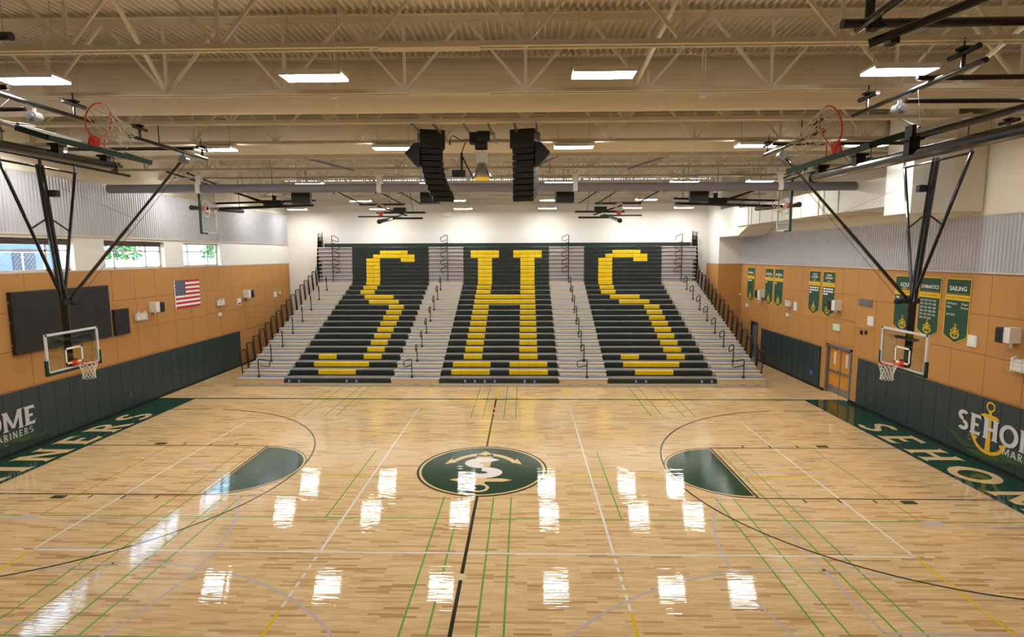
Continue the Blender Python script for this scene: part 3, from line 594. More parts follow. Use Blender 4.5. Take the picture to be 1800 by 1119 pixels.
for s, lab in ((-1, 'lowered main-court basketball backstop at left with glass backboard'), (1, 'lowered main-court basketball backstop at right with glass backboard')):
    t = thing('basketball_backstop', lab, 'basketball hoop', (s*11.7, 0, 8.7), 'lowered main-court backstops')
    xb = 11.5; Nn = V((-s, 0, 0))
    board(t, (s*xb, 0, 2.9), EY, EZ, Nn); rim(t, (s*(xb-.38), 0, 3.05), EY, Nn, -EZ)
    for q in (-.065, .065): obj('mast', M().tube((s*11.97, q, 8.5), (s*11.66, q, 4.75), .055, 12).tube((s*11.66, q, 4.75), (s*11.64, q, 3.0), .055, 12), 'black_metal', t)
    obj('mast_sleeve', M().tube((s*11.65, 0, 4.9), (s*11.63, 0, 3.05), .085, 14), 'black_metal', t)
    obj('goal_mount', M().obox((s*11.57, 0, 3.05), EX*.07, EY*.12, EZ*.1).obox((s*11.57, 0, 3.75), EX*.06, EY*.4, EZ*.03), 'black_matte', t)
    for q in (-1.2, 1.18):
        obj('side_leg', M().tube((s*11.96, q, 8.43), (s*11.66, q*.05, 4.95), .042, 10), 'black_metal', t)
        obj('cross_strut', M().tube((s*11.83, q*.52, 6.75), (s*11.85, 0, 7.1), .025, 8), 'black_metal', t)
        obj('swivel_hook', M().tube((s*11.95, q, 8.45), (s*11.95, q, 8.66), .03, 8), 'black_metal', t)
    obj('top_bar', M().tube((s*11.95, -1.25, 8.44), (s*11.95, 1.22, 8.44), .03, 8), 'black_metal', t)
    obj('header_pipe', M().tube((s*11.95, -2.6, 8.68), (s*11.95, 3.47, 8.68), .045, 12), 'black_metal', t)
    obj('swivel_hook', M().tube((s*11.95, 0, 8.45), (s*11.95, 0, 8.66), .04, 8), 'black_metal', t)
    obj('clamp', M().obox((s*11.6, 0, 4.77), EX*.2, EY*.07, EZ*.07).tube((s*11.35, 0, 4.76), (s*11.2, 0, 4.74), .07, 10), 'black_matte', t)
    obj('diagonal_brace', M().tube((s*11.5, 0, 4.82), (s*9.7, 0, 6.78), .045, 10).tube((s*9.7, 0, 6.78), (s*7.95, 0, 8.68), .036, 10), 'black_metal', t)
    obj('anchor_pipe', M().tube((s*7.95, -2.1, 8.8), (s*7.95, 1.05, 8.8), .045, 12), 'black_metal', t)
    obj('cross_pipe', M().tube((s*7.75, 0.1, 8.92), (s*11.2, .1, 8.92), .045, 12), 'black_metal', t)
    for q in (-1.75, .85): stub(t, (s*7.95, q, 9.05), EY)
    for q in (-2.2, 2.9): stub(t, (s*11.95, q, 8.93), EY)
    drum(t, (s*7.95, -.05, 8.6), .11); drop_rods(t, [(s*7.95, -1.05, 8.84), (s*7.95, .8, 8.84), (s*11.95, -1.05, 8.72), (s*11.95, 2.8, 8.72)])
    obj('hoist_cable', M().tube((s*7.95, 0, 8.5), (s*11.3, .02, 4.8), .006, 5).tube((s*11.5, .1, 7.9), (s*9.4, .1, 7.0), .004, 5), 'black_matte', t)
    obj('limit_switch', M().obox((s*11.75, .14, 7.75), EX*.1, EY*.07, EZ*.09), 'black_matte', t)
# raised backstops near the camera
for s, lab in ((-1, 'folded-up backstop at upper left with red rim above green board edge'), (1, 'folded-up backstop at upper right with red rim above green board edge')):
    k = .953 if s < 0 else 1.0
    X = 1.2+(s*4.9-1.2)*k
    f = lambda px, py: at(px, py, X=X)
    ya, yb, z = (f(260, 288).y, f(83, 238).y, f(170, 262).z) if s < 0 else (f(1390, 300).y, f(1533, 252).y, 7.19)
    yc = (ya+yb)/2; t = thing('folded_backstop', lab, 'basketball hoop', (X, yc, z), 'folded-up backstops nearest the camera')
    U = V((s*math.cos(D(17)), 0, math.sin(D(17)))); Nn = V((-s*math.sin(D(17)), 0, math.cos(D(17))))
    board(t, (X, yc, z), EY, U, Nn); c = V((X, yc, z))+U*.15+Nn*.38
    rim(t, c, EY, Nn, -U, net_dir=(-s*.85, 0, -.5))
    zc = z-.19; ycap = f(195, 292).y if s < 0 else -7.91
    obj('mast', M().tube((X-s*.02, ycap, zc), (X+s*.1, ycap-4.2, zc-.05), .058, 14), 'black_metal', t)
    obj('mast_cap', M().tube((X-s*.02, ycap, zc), (X-s*.02, ycap+.03, zc), .066, 14), 'black_matte', t)
    for yy in (ycap-.1, ycap-.9, ycap-1.75): obj('mast_clamp', M().obox((X, yy, zc+.05), EX*.05, EY*.04, EZ*.08).obox((X, yy, zc+.12), EX*.07, EY*.07, EZ*.012), 'black_matte', t)
    obj('pulley_plate', M().obox((X, ycap-1.72, zc+.2), EX*.02, EY*.05, EZ*.055), 'black_matte', t)
    obj('upper_arm', M().tube((X+s*.02, ycap-1.75, zc+.14), (X+s*.6, ycap-4.2, zc+.25), .032, 10), 'black_metal', t)
    # roof frame of this backstop
    an_y0, an_y1 = (-6.54, -3.22)
    obj('anchor_pipe', M().tube((s*7.95, an_y0, 8.85), (s*7.95, an_y1, 8.85), .045, 12), 'black_metal', t)
    obj('cross_pipe', M().tube((s*7.8, -5.3, 8.97), (s*11.5, -5.3, 8.97), .045, 12), 'black_metal', t)
    obj('cross_pipe', M().tube((s*7.9, -4.9, 8.7), (s*11.5, -4.9, 8.68), .04, 12), 'black_metal', t)
    for q in (-6.1, -3.7): stub(t, (s*7.95, q, 9.1), EY, .6)
    drum(t, (s*7.95, -4.65, 8.62), .1); drop_rods(t, [(s*7.95, -6.1, 8.9), (s*7.95, -3.7, 8.9), (s*11.3, -5.3, 9.0), (s*11.3, -4.9, 8.72)])
    obj('hoist_rod', M().tube((s*7.95, -4.65, 8.47), (X+s*.9, yc-.3, z+.3), .018, 6), 'black_metal', t)
    obj('hoist_cable', M().tube((s*7.9, -5.2, 8.8), (X+s*.1, ycap-1.7, zc+.25), .004, 5), 'black_matte', t)
    # nearest header frame in the top corner of the view
    if s > 0: A, B, C0, C1, E0, E1 = at(1480, 42, Y=-8.6), at(1800, 37, Y=-8.6), at(1527, 77, Y=-8.7), at(1780, -24, Y=-9.3), at(1506, 52, Y=-8.5), at(1600, -16, Y=-9.3)
    else: A, B = at(20, 64, Y=-8.6), at(-150, 60, Y=-8.6); C0, C1, E0, E1 = at(-40, 80, Y=-8.7), at(-200, 0, Y=-9.4), at(-20, 50, Y=-8.5), at(-120, -20, Y=-9.3)
    obj('header_pipe', M().tube(A, B, .05, 12), 'black_metal', t); obj('header_brace', M().tube(C0, C1, .047, 12), 'black_metal', t); obj('header_brace', M().tube(E0, E1, .04, 12), 'black_metal', t)
    obj('drop_post', M().tube(A+V((s*.3, 0, .05)), A+V((s*.3, 0, 1.6)), .05, 10), 'black_metal', t); hanger_clamps(t, [A+V((s*.35, 0, 0)), C0+V((s*.25, 0, .06))])
# side-folded backstops behind the rolled curtain
for s, lab in ((-1, 'side-folded backstop by the left wall with upright glass board'), (1, 'side-folded backstop by the right wall with upright glass board')):
    X = s*10.9; t = thing('side_folded_backstop', lab, 'basketball hoop', (X, 5.65, 7.8), 'side-folded backstops'); Nn = V((-s, 0, 0))
    board(t, (X, 5.65, 7.8), EZ, EY, Nn); rim(t, (X-s*.38, 5.8, 7.8), EZ, Nn, -EY)
    obj('mast', M().tube((s*11.1, 5.5, 7.8), (s*11.1, 9.2, 7.95), .085, 14), 'black_metal', t); obj('mast_cap', M().tube((s*11.1, 5.44, 7.8), (s*11.1, 5.5, 7.8), .095, 14), 'black_matte', t)
    obj('hinge_pipe', M().tube((s*11.1, 6.4, 7.82), (s*6.9, 6.4, 7.95), .055, 10), 'black_metal', t); obj('hinge_pipe', M().tube((s*10.9, 6.6, 8.05), (s*6.9, 6.6, 8.15), .04, 10), 'black_metal', t)
    obj('roof_brace', M().tube((s*8.7, 6.4, 8.05), (s*12.6, 6.45, 9.25), .035, 8), 'black_metal', t); obj('roof_brace', M().tube((s*8.9, 6.5, 8.05), (s*11.8, 6.45, 9.2), .035, 8), 'black_metal', t)
    obj('pivot_housing', M().obox((s*8.5, 6.5, 8.05), EX*.35, EY*.12, EZ*.1).tube((s*8.4, 6.35, 8.15), (s*8.4, 6.35, 8.32), .08, 8), 'black_matte', t); drop_rods(t, [(s*8.5, 6.45, 8.15), (s*7.2, 6.45, 8.1), (s*11.1, 8.95, 8.0)])
# folded backstops over the bleachers
for s, lab in ((-1, 'folded-up backstop above the left bleacher section'), (1, 'folded-up backstop above the right bleacher section')):
    k = -1 if s < 0 else 1; X = s*5.75; t = thing('folded_backstop', lab, 'basketball hoop', (X, 11.5, 7.8), 'folded-up backstops over the bleachers')
    U = V((0, math.cos(D(4)), math.sin(D(4)))); Nn = V((0, -math.sin(D(4)), math.cos(D(4))))
    board(t, (X, 11.5, 7.85), EX, U, Nn); rim(t, V((X-s*.1, 11.65, 7.85))+Nn*.38, EX, Nn, -EY)
    obj('mast', M().tube((X-s*.1, 11.3, 7.6), (X-s*.3, 15.0, 8.1), .09, 14), 'black_metal', t); obj('mast_cap', M().tube((X-s*.1, 11.25, 7.6), (X-s*.1, 11.32, 7.6), .11, 14), 'black_matte', t)
    for (x0, x1, y, z) in ((-1.0, 1.2, 11.9, 8.45), (-.3, 2.1, 12.4, 8.1), (.4, 1.9, 12.8, 7.85)): obj('frame_pipe', M().tube((X-s*x0, y, z), (X-s*x1, y, z), .05, 10), 'black_metal', t)
    for (x0, y) in ((-.9, 11.2), (1.0, 11.2), (1.9, 11.8)):
        obj('roof_arm', M().tube((X-s*x0, y+.6, 8.5), (X-s*(x0-.75), y-1.0, 8.95), .03, 8), 'black_metal', t); stub(t, (X-s*(x0-.75), y-1.0, 9.0), EX, .4)
    obj('pivot_housing', M().obox((X-s*.9, 12.2, 8.2), EX*.3, EY*.15, EZ*.12), 'black_matte', t); obj('diagonal_arm', M().tube((X+s*.2, 12.0, 8.4), (X-s*1.2, 12.4, 7.95), .035, 8), 'black_metal', t)
    drop_rods(t, [(X-s*.5, 11.9, 8.5), (X-s*1.5, 12.4, 8.15)], 11.45)

# ================================================================== ROLLED CURTAIN, AUDIO, LAMP
t = thing('divider_curtain', 'rolled-up grey divider curtain hanging across the gym', 'curtain', (0, 5.1, 8.45))
obj('curtain_roll', M().tube((-13.9, 5.1, 8.45), (12.84, 5.1, 8.4), .155, 24), 'tube_grey', t, smooth=True); obj('drive_shaft', M().tube((-11.5, 5.1, 8.82), (11.5, 5.1, 8.82), .028, 8), 'steel', t)
for x in (-10.55, -4.0, 3.0, 10.2):
    obj('strap', M().box(x-.08, x+.08, 4.93, 5.27, 8.27, 8.62).box(x-.08, x+.08, 5.0, 5.06, 8.6, 8.78).tube((x-.11, 5.1, 8.85), (x+.11, 5.1, 8.85), .09, 12), 'white_plastic', t)
for x in (-8.2, -3.2, 2.1, 7.0, 11): obj('chain_hanger', M().tube((x, 5.1, 8.6), (x, 5.1, ZB+.1), .014, 6), 'steel', t)
for x, q in ((-6.2, 1), (-2.6, 1), (2.3, -1), (6.0, -1)): obj('shaft_brace', M().bar((x, 3.9, ZB+.02), (x+.9*q, 6.4, ZB-.03), .06, .06), 'grey_metal', t)
labs = ['small black speaker box under the curtain, leftmost of four', 'small black speaker box under the curtain, beside the left line array', 'small black speaker box under the curtain, beside the right line array', 'small black speaker box under the curtain, rightmost of four']
for x, lab, tw in zip((-7.12, -2.3, 2.67, 7.6), labs, (.18, -.1, .1, -.18)):
    t = thing('hanging_speaker', lab, 'speaker', (x, 5.8, 8.15), 'four small hanging speakers'); m = M()
    ca, sa = math.cos(tw), math.sin(tw); m.obox((x, 5.8, 8.15), (.33*ca, .33*sa, 0), (-.2*sa, .2*ca, 0), (0, 0, .21)); obj('cabinet', m, 'speaker_black', t)
    obj('grille', M().obox((x+.205*sa, 5.8-.205*ca, 8.15), (.31*ca, .31*sa, 0), (-.008*sa, .008*ca, 0), (0, 0, .19)), 'black_matte', t); obj('yoke', M().tube((x, 5.8, 8.34), (x, 6.45, ZB+.03), .015, 6), 'steel', t)
for s, x0, lab in ((-1, -1.32, 'left curved line array of black loudspeakers above centre court'), (1, 1.22, 'right curved line array of black loudspeakers above centre court')):
    t = thing('line_array', lab, 'speaker', (x0, .2, 9.3), 'two line arrays'); rot = Matrix.Rotation(-s*.28, 3, 'Z'); p = V((x0, .2, 9.05)); ang = 0
    def cab(name, c, hw, hd, hh, an, parent, mt='speaker_black'):
        R = rot @ Matrix.Rotation(an, 3, 'X'); return obj(name, M().obox(c, R @ V((hw, 0, 0)), R @ V((0, hd, 0)), R @ V((0, 0, hh))), mt, parent)
    cab('subwoofer', V((x0, .2, 9.08)), .33, .33, .24, 0, t)
    p = V((x0-s*.0, .15, 8.84)); n = 9; h = .138
    for i in range(n):
        an = D(2+3.3*i); R = rot @ Matrix.Rotation(an, 3, 'X'); d = R @ V((0, 0, -1)); c = p+d*h/2; p = p+d*(h+.008)+V((.012*i if s < 0 else -.003*i, 0, 0))
        cb = cab('array_cabinet', c, .29, .24, h/2-.004, an, t); f = c+R @ V((0, -.243, 0)); obj('grille', M().obox(f, R @ V((.27, 0, 0)), R @ V((0, .006, 0)), R @ V((0, 0, h/2-.014))), 'black_matte', cb)
    q0 = [(x0+s*.26, 9.0), (x0+s*.42, 8.98), (x0+s*.66, 8.72), (x0+s*.4, 8.42), (x0+s*.26, 8.42)]; m = M()
    m.v = [(x, y, z) for y in (-.1, .3) for x, z in q0]; m.f = [tuple(range(5)), tuple(range(9, 4, -1))] + [(i, 5+i, 5+(i+1) % 5, (i+1) % 5) for i in range(5)]; obj('side_fill', m, 'speaker_black', t)
    m = M()
    for q in (-.27, .27): m.bar((x0+q, -1.05, ZB-.03), (x0+q+.1, 1.45, ZB-.03), .05, .05).tube((x0+q, .2, 9.3), (x0+q, .2, ZB), .012, 6)
    obj('rigging_frame', m, 'grey_metal', t)
t = thing('pendant_lamp', 'bell-shaped pendant lamp with yellow lens hanging at centre', 'light', (.05, .2, 8.1))
obj('reflector', M().lathe([(.1, .38), (.14, .33), (.22, .15), (.29, .02), (.285, 0), (.2, .14), (.09, .36)], (.05, .2, 8.1), 24), 'steel', t, smooth=True)
obj('ballast', M().box(-.09, .19, .06, .34, 8.5, 8.78), 'white_plastic', t); obj('lens', M().tube((.05, .2, 8.06), (.05, .2, 8.11), .2, 20), 'lamp_lens', t); obj('stem', M().tube((.05, .2, 8.46), (.05, .2, 8.52), .08, 10).tube((.05, .2, 8.78), (.05, .2, 8.84), .015, 6), 'steel', t)
t = thing('chain_hoist', 'black motor hoist above the pendant lamp', 'hoist', (0, .2, 9.1)); obj('motor', M().tube((-.05, -.05, 9.15), (.28, -.05, 9.15), .14, 16).tube((-.12, .15, 9.0), (.2, .15, 9.0), .17, 16), 'black_matte', t); obj('gear_box', M().box(-.26, 0, -.05, .25, 8.98, 9.26), 'speaker_black', t)
obj('rail', M().bar((-.3, -1.05, ZB-.02), (-.2, 1.45, ZB-.02), .05, .05).bar((.3, -1.05, ZB-.02), (.4, 1.45, ZB-.02), .05, .05).box(-.3, .4, .15, .25, ZB-.03, ZB+.02), 'grey_metal', t); obj('power_cable', M().path([(-.26, .1, 9.1), (-.5, .1, 9.08), (-.7, .1, 9.2), (-.78, .1, 9.16), (-.82, .1, 8.95)], .012, 6), 'black_matte', t)
t = thing('ceiling_camera', 'small black camera on a bracket left of the pendant lamp', 'camera', (-.5, .4, 8.3)); obj('body', M().box(-.78, -.42, .3, .5, 8.16, 8.34).tube((-.7, .22, 8.25), (-.7, .3, 8.25), .07, 12), 'speaker_black', t); obj('bracket', M().tube((-.52, .4, 8.34), (-.52, .4, 8.8), .035, 8).tube((-.5, .4, 8.7), (-.25, .4, 8.2), .02, 6).tube((-.52, .4, 8.8), (-.52, 1.4, ZB), .02, 6), 'black_metal', t)
# occupancy sensors under the ceiling
for k, (px, py) in enumerate(((587, 168), (1236, 167))):
    p = at(px, py, Y=-3.5); t = thing('ceiling_sensor', ['white hanging ceiling sensor left of centre under the second truss', 'grey hanging ceiling sensor right of centre under the second truss'][k], 'sensor', p); obj('head', M().box(p.x-.06, p.x+.06, -3.56, -3.44, p.z-.05, p.z+.06), 'white_plastic', t)
    for q in (-.03, .03): obj('conduit', M().tube((p.x+q, -3.5, p.z+.05), (p.x+q, -3.5, ZT), .012, 6), 'steel_cream', t)

# ================================================================== THINGS ON THE WALLS
R_, U_ = V((0, -1, 0)), V((0, 0, 1))          # reading directions on the right wall
BAN = [(18.3, 17.33, 'baseball', 'BASEBALL', '', 'STATE CHAMPIONS', [3]), (15.85, 14.87, 'boys basketball', 'BASKETBALL', 'BOYS', 'STATE CHAMPIONS', [1]), (14.7, 13.7, 'girls basketball', 'BASKETBALL', 'GIRLS', 'STATE CHAMPIONS', [1]),
       (11.08, 10.1, 'boys cross country', 'CROSS\nCOUNTRY', 'BOYS', 'STATE CHAMPIONS', [4, 4, 1]), (9.89, 8.9, 'girls cross country', 'CROSS\nCOUNTRY', 'GIRLS', 'STATE CHAMPIONS', [4, 4, 2]),
       (5.03, 4.0, 'girls golf', 'GOLF', 'GIRLS', 'STATE CHAMPIONS', [1]), (3.8, 2.82, 'gymnastics', 'GYMNASTICS', '', 'STATE CHAMPIONS', ['1973 1974 1975 1976', '1977 1978 1979 1980', '1981 1982 1983 1984', '1985 1987 1988 1989', '1991 1992 1993 1996', '1998 1999 2000']), (2.6, 1.62, 'sailing', 'SAILING', '', 'REGIONAL CHAMPIONS', ['Washington       Oregon', 'Idaho                Montana', '', '2014 2016'])]
for a, b, key, title, sub, champ, lines in BAN:
    t = thing('championship_banner', 'green pennant banner with gold border for %s on the right wall' % key, 'banner', (XW-.03, (a+b)/2, 3.25), 'championship banners'); yc = (a+b)/2; w = (a-b)/2
    def shape(q, x, z0=3.27, z1=3.5, z2=5.27): m = M(); m.v = [(x+d, yc+y, z) for d in (0, .008) for y, z in ((w-q, z2-q), (-w+q, z2-q), (-w+q, z1+q*.5), (0, z0+q*1.1), (w-q, z1+q*.5))]; m.f = [(0, 1, 2, 3, 4), (9, 8, 7, 6, 5)] + [(i, 5+i, 5+(i+1) % 5, (i+1) % 5) for i in range(5)]; return m
    obj('border', shape(0, XW-.04), 'banner_yellow', t); obj('cloth', shape(.03, XW-.046), 'banner_green', t); x = XW-.05
    two = '\n' in title; text(title, .125 if two else (.19 if len(title) < 8 else .16), (x, yc, 5.06 if two else 4.9), R_, U_, 'flag_white', t, bold=.02, sx=1.0 if len(title) < 9 or two else .82)
    if sub: text(sub, .09, (x, yc, 4.815), R_, U_, 'flag_white', t)
    obj('gold_stripe', M().box(x, x+.004, yc-w+.03, yc+w-.03, 4.6, 4.77), 'banner_yellow', t); text(champ, .085, (x-.002, yc, 4.655), R_, U_, 'banner_green', t); obj('rule', M().box(x, x+.004, yc-w*.8, yc+w*.8, 4.8, 4.808), 'banner_yellow', t)
    for i, ln in enumerate(lines):
        if isinstance(ln, int):      # dates too small to read in the photograph: plain pale marks
            for j in range(ln): obj('date_mark', M().box(x, x+.003, yc+w-.1-.2*j-.15, yc+w-.1-.2*j, 4.47-.115*i, 4.54-.115*i), 'flag_white', t)
        elif ln: text(ln, .1, (x, yc+w-.08, 4.47-.115*i), R_, U_, 'flag_white', t, align='LEFT', sx=.84)
    m = M(); c = V((x-.001, yc, 3.6)); Q = lambda p, q: c+R_*p+U_*q
    for i in range(12): a0, a1 = D(195+150*i/12), D(195+150*(i+1)/12); m.poly([Q(.2*r*math.cos(q), .02+.2*r*math.sin(q)) for r, q in ((1, a0), (1, a1), (.8, a1), (.8, a0))])
    m.poly([Q(-.015, -.14), Q(.015, -.14), Q(.015, .22), Q(-.015, .22)]); m.poly([Q(-.08, .13), Q(.08, .13), Q(.08, .16), Q(-.08, .16)])
    for i in range(10): a0, a1 = D(36*i), D(36*i+36); m.poly([Q(.04*r*math.cos(q), .25+.04*r*math.sin(q)) for r, q in ((1, a0), (1, a1), (.6, a1), (.6, a0))])
    obj('anchor_emblem', spread(m, (-1, 0, 0)), 'banner_yellow', t); text('SHS', .21, Q(0, -.04)-V((.004, 0, 0)), R_, U_, 'banner_yellow', t, bold=.02)
# flag
t = thing('flag', 'United States flag hanging flat on the orange left wall', 'flag', (-XW+.03, 10.35, 3.65)); fx = -XW+.035; y0, y1, z0, z1 = 9.42, 11.3, 3.65, 4.92; h = (z1-z0)/13
for i in range(13): obj('stripe', M().box(fx, fx+.006, y0, y1, z1-h*(i+1), z1-h*i), 'flag_red' if i % 2 == 0 else 'flag_white', t)
obj('heading', M().box(fx, fx+.007, y0-.05, y0, z0, z1), 'flag_white', t)
ct = obj('canton', M().box(fx+.004, fx+.009, y0, y0+.76, z1-h*7, z1), 'flag_blue', t); m = M()
for r in range(9):
    for c in range(6 if r % 2 == 0 else 5):
        cy, cz = y0+.76*((c+.5)/6+(0 if r % 2 == 0 else 1/12)), z1-h*7*(r+.7)/9.4
        m.poly([(fx+.0105, cy+(.032 if i % 2 == 0 else .013)*math.sin(D(36*i)), cz+(.032 if i % 2 == 0 else .013)*math.cos(D(36*i))) for i in range(10)])
obj('stars', m, 'flag_white', ct)
# black scoreboard panels on the left wall
t = thing('scoreboard', 'large black unlit scoreboard on the left wall behind the backboard', 'scoreboard', (-XW, 3.25, 3.0)); obj('cabinet', M().box(-XW+.026, -XW+.17, 1.27, 5.24, 3.02, 4.95), 'scoreboard', t); obj('face', M().box(-XW+.17, -XW+.176, 1.32, 5.19, 3.07, 4.9), 'black_matte', t)
for z in (3.3, 4.0, 4.6): obj('latch', M().box(-XW+.05, -XW+.09, 1.25, 1.27, z, z+.05), 'steel', t)
t = thing('wall_panel_box', 'small upright black panel beside the scoreboard', 'panel', (-XW, 5.87, 3.0)); obj('cabinet', M().box(-XW+.026, -XW+.14, 5.5, 6.26, 3.01, 4.0), 'scoreboard', t); obj('face', M().box(-XW+.14, -XW+.145, 5.54, 6.22, 3.05, 3.96), 'black_matte', t)
# wall devices
def cage(px, py, s, w, h, lab):
    p = at(px, py, X=s*(XW-.05)); t = thing('caged_emergency_light', lab, 'emergency light', (s*XW, p.y, p.z-h/2), 'caged emergency lights'); X = s*(XW-.09)
    obj('battery_box', M().obox((X, p.y, p.z-.05), EX*.05, EY*w*.35, EZ*h*.28), 'white_plastic', t)
    for q in (-.2, .2): obj('lamp_head', M().tube((X-s*.02, p.y+w*q, p.z+h*.25), (X-s*.1, p.y+w*q, p.z+h*.22), .045, 10), 'white_plastic', t)
    m = M(); xo = s*(XW-.2)
    for i in range(6): z = p.z-h/2+h*i/5; m.tube((xo, p.y-w/2, z), (xo, p.y+w/2, z), .004, 4)
    for i in range(4): y = p.y-w/2+w*i/3; m.tube((xo, y, p.z-h/2), (xo, y, p.z+h/2), .004, 4)
    for q in (-1, 1):
        for z in (-1, 1): m.tube((xo, p.y+q*w/2, p.z+z*h/2), (s*(XW-.026), p.y+q*w/2, p.z+z*h/2), .004, 4)
    obj('wire_guard', m, 'steel', t)
cage(246, 554, -1, .9, .5, 'caged emergency light on the left wall beside the small black panel'); cage(387, 530, -1, .8, .5, 'caged emergency light on the left wall right of the flag'); cage(1387, 532, 1, .7, .45, 'caged emergency light on the right wall by the basketball banners'); cage(1798, 640, 1, .8, .6, 'caged emergency light at the right edge of the photo')
def device(name, px, py, s, w, h, d, mt, lab, cat, face=None):
    XF = XW-.026; p = at(px, py, X=s*XF); t = thing(name, lab, cat, (s*XF, p.y, p.z-h/2))
    if name == 'wall_speaker':
        obj('bracket_box', M().box(min(s*XF, s*(XF-d)), max(s*XF, s*(XF-d)), p.y-w/2, p.y, p.z-h/2, p.z+h/2), 'white_plastic', t); obj('cabinet', M().box(min(s*XF, s*(XF-d-.04)), max(s*XF, s*(XF-d-.04)), p.y, p.y+w/2, p.z-h/2-.02, p.z+h/2-.02), mt, t)
        obj('grille', M().box(min(s*(XF-d-.04), s*(XF-d-.05)), max(s*(XF-d-.04), s*(XF-d-.05)), p.y+.03, p.y+w/2-.03, p.z-h/2+.02, p.z+h/2-.06), face, t); obj('mount', M().tube((s*(XF-.1), p.y-.05, p.z-h/2), (s*(XF-.1), p.y-.05, p.z-h/2-.14), .04, 8), 'white_plastic', t); return t
    obj('body', M().box(min(s*XF, s*(XF-d)), max(s*XF, s*(XF-d)), p.y-w/2, p.y+w/2, p.z-h/2, p.z+h/2), mt, t)
    if name == 'fire_alarm': obj('strobe', M().box(min(s*(XF-d), s*(XF-d-.02)), max(s*(XF-d), s*(XF-d-.02)), p.y-w*.3, p.y+w*.3, p.z-h*.35, p.z-h*.12), 'flag_red', t); return t
    m = M().box(min(s*(XF-d), s*(XF-d-.008)), max(s*(XF-d), s*(XF-d-.008)), p.y-w*.36, p.y+w*.36, p.z-h*.36, p.z+h*.36); obj('face', m, face or mt, t); return t
device('wall_speaker', 269, 539, -1, .5, .42, .3, 'panel_dark', 'grey wall speaker on the left wall nearest the scoreboard', 'speaker', 'black_matte'); device('wall_speaker', 432, 516, -1, .55, .42, .3, 'panel_dark', 'grey wall speaker on the left wall near the bleachers', 'speaker', 'black_matte')
device('wall_speaker', 1341, 516, 1, .5, .4, .3, 'panel_dark', 'grey wall speaker on the right wall between baseball and basketball banners', 'speaker', 'black_matte'); device('wall_speaker', 1474, 536, 1, .5, .42, .3, 'panel_dark', 'grey wall speaker on the right wall beside a cross country banner', 'speaker', 'black_matte'); device('wall_speaker', 1783, 588, 1, .42, .42, .3, 'panel_dark', 'grey wall speaker at the right edge of the photo', 'speaker', 'black_matte')
device('fire_alarm', 419, 530, -1, .35, .38, .06, 'white_plastic', 'white fire alarm on the left wall near the bleachers', 'alarm', 'flag_red'); device('fire_alarm', 1336, 526, 1, .32, .36, .06, 'white_plastic', 'white fire alarm on the right wall below a grey speaker', 'alarm', 'flag_red')
device('wall_plate', 483, 517, -1, .35, .32, .04, 'white_plastic', 'white wall plate on the left wall close to the bleachers', 'wall plate'); device('wall_plate', 491, 514, -1, .2, .14, .04, 'white_plastic', 'tiny white wall plate farthest along the left wall', 'wall plate'); device('wall_plate', 1399, 538, 1, .3, .42, .04, 'white_plastic', 'white wall plate between basketball and cross country banners', 'wall plate')
device('wall_plate', 1532, 564, 1, .36, .36, .05, 'white_plastic', 'square white vent plate above the double door to the right', 'wall plate'); device('wall_plate', 1711, 599, 1, .34, .34, .05, 'white_plastic', 'square white vent plate right of the sailing banner', 'wall plate')
device('wall_sensor', 385, 552, -1, .16, .16, .1, 'white_plastic', 'small white sensor below the caged light on the left wall', 'sensor'); device('wall_sensor', 1386, 553, 1, .16, .16, .1, 'white_plastic', 'small white sensor below the caged light by the basketball banners', 'sensor'); device('wall_sensor', 1315, 536, 1, .22, .18, .1, 'white_plastic', 'small white box on the right wall below the baseball banner', 'sensor')
device('wall_sensor', 1302, 517, 1, .1, .1, .06, 'white_plastic', 'tiny white sensor at the far end of the right wall', 'sensor'); device('duct_grille', 1522, 532, 1, .85, .28, .03, 'grey_metal', 'grey rectangular grille above the double door', 'grille', 'door_frame'); device('key_switch', 1515, 584, 1, .1, .16, .05, 'black_matte', 'small black key switch left of the right backboard', 'switch'); device('key_switch', 1523, 584, 1, .1, .14, .05, 'black_matte', 'small black key switch closest to the right backboard', 'switch')
p = at(1473, 575, X=XW); t = thing('exit_sign', 'white exit sign with green letters above the double door', 'sign', (XW, p.y, p.z)); obj('housing', M().box(XW-.08, XW, p.y-.25, p.y+.25, p.z-.13, p.z+.13), 'white_plastic', t); [text(c, .2, (XW-.083, p.y+.165-.11*i, p.z-.07), R_, U_, 'exit_green', t, 'letter', bold=.015) for i, c in enumerate('EXIT')]
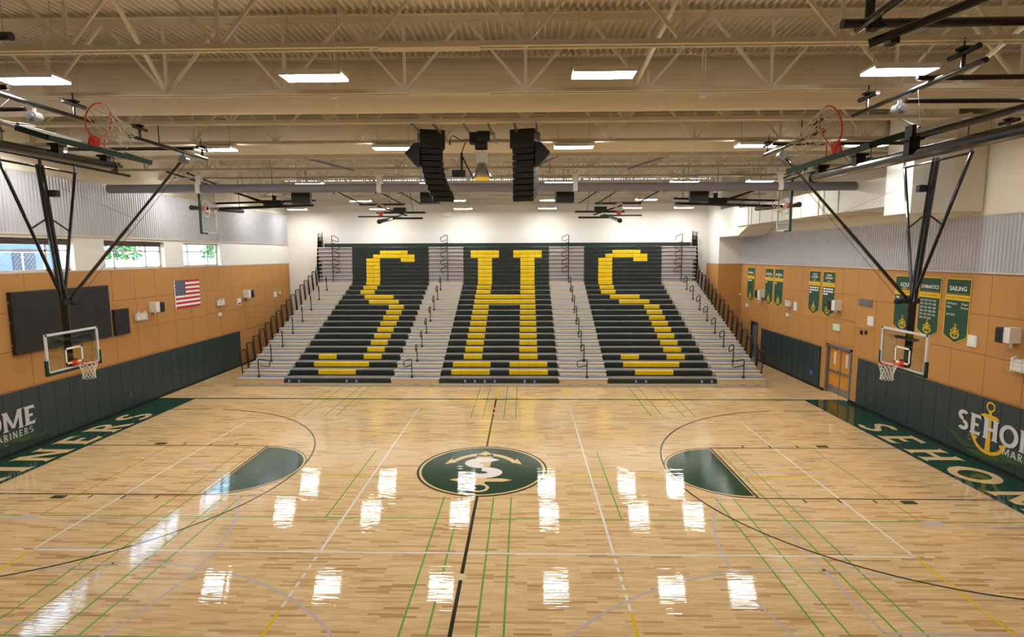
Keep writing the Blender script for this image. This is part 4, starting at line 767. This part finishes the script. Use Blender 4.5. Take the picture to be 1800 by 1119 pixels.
# double door
dr = thing('door_1', None, None, (XW, 8.36, 0)); tag(dr, kind='structure')
obj('door_frame', M().box(XW-.03, XW+.28, 7.4, 7.5, 0, 2.15).box(XW-.03, XW+.28, 9.22, 9.32, 0, 2.15).box(XW-.03, XW+.28, 7.4, 9.32, 2.06, 2.15).box(XW+.08, XW+.16, 8.33, 8.39, 0, 2.06), 'door_frame', dr)
for a, b in ((7.5, 8.33), (8.39, 9.22)):
    d = obj('door_leaf', M().box(XW+.1, XW+.15, a, b, .01, 2.05), 'door_wood', dr); obj('kick_plate', M().box(XW+.09, XW+.1, a+.04, b-.04, .05, .35), 'grey_metal', d); obj('panic_bar', M().box(XW+.03, XW+.1, a+.05, b-.05, .97, 1.05), 'grey_metal', d); obj('vision_pane', M().box(XW+.09, XW+.1, (a+b)/2-.08, (a+b)/2+.08, 1.3, 1.85), 'logo_white', d); obj('door_closer', M().box(XW+.03, XW+.1, a+.2, a+.55, 1.96, 2.03), 'grey_metal', d)
d2 = thing('door_2', None, None, (XW, 17.1, 0)); tag(d2, kind='structure'); obj('door_leaf', M().box(XW+.1, XW+.15, 16.65, 17.55, .01, 2.1), 'door_frame', d2); obj('door_frame', M().box(XW-.02, XW+.2, 16.6, 16.66, 0, 2.15).box(XW-.02, XW+.2, 17.54, 17.6, 0, 2.15).box(XW-.02, XW+.2, 16.6, 17.6, 2.1, 2.15), 'panel_dark', d2)
# boxes on the far wall above the bleachers
for k, (px, py) in enumerate(((786, 377), (1008, 377))):
    p = at(px, py, Y=YB-.1); t = thing('wall_light_box', ['beige box high on the far wall left of centre', 'beige box high on the far wall right of centre'][k], 'box', (p.x, YB, p.z)); obj('body', M().box(p.x-.28, p.x+.28, YB-.2, YB, p.z-.14, p.z+.14), 'cream', t); obj('wire_guard', M().path([(p.x-.32, YB-.25, p.z-.2), (p.x+.32, YB-.25, p.z-.2), (p.x+.32, YB-.25, p.z+.2), (p.x-.32, YB-.25, p.z+.2)], .008, 4, True).box(p.x-.3, p.x+.3, YB-.21, YB-.2, p.z-.01, p.z+.01), 'steel_cream', t)
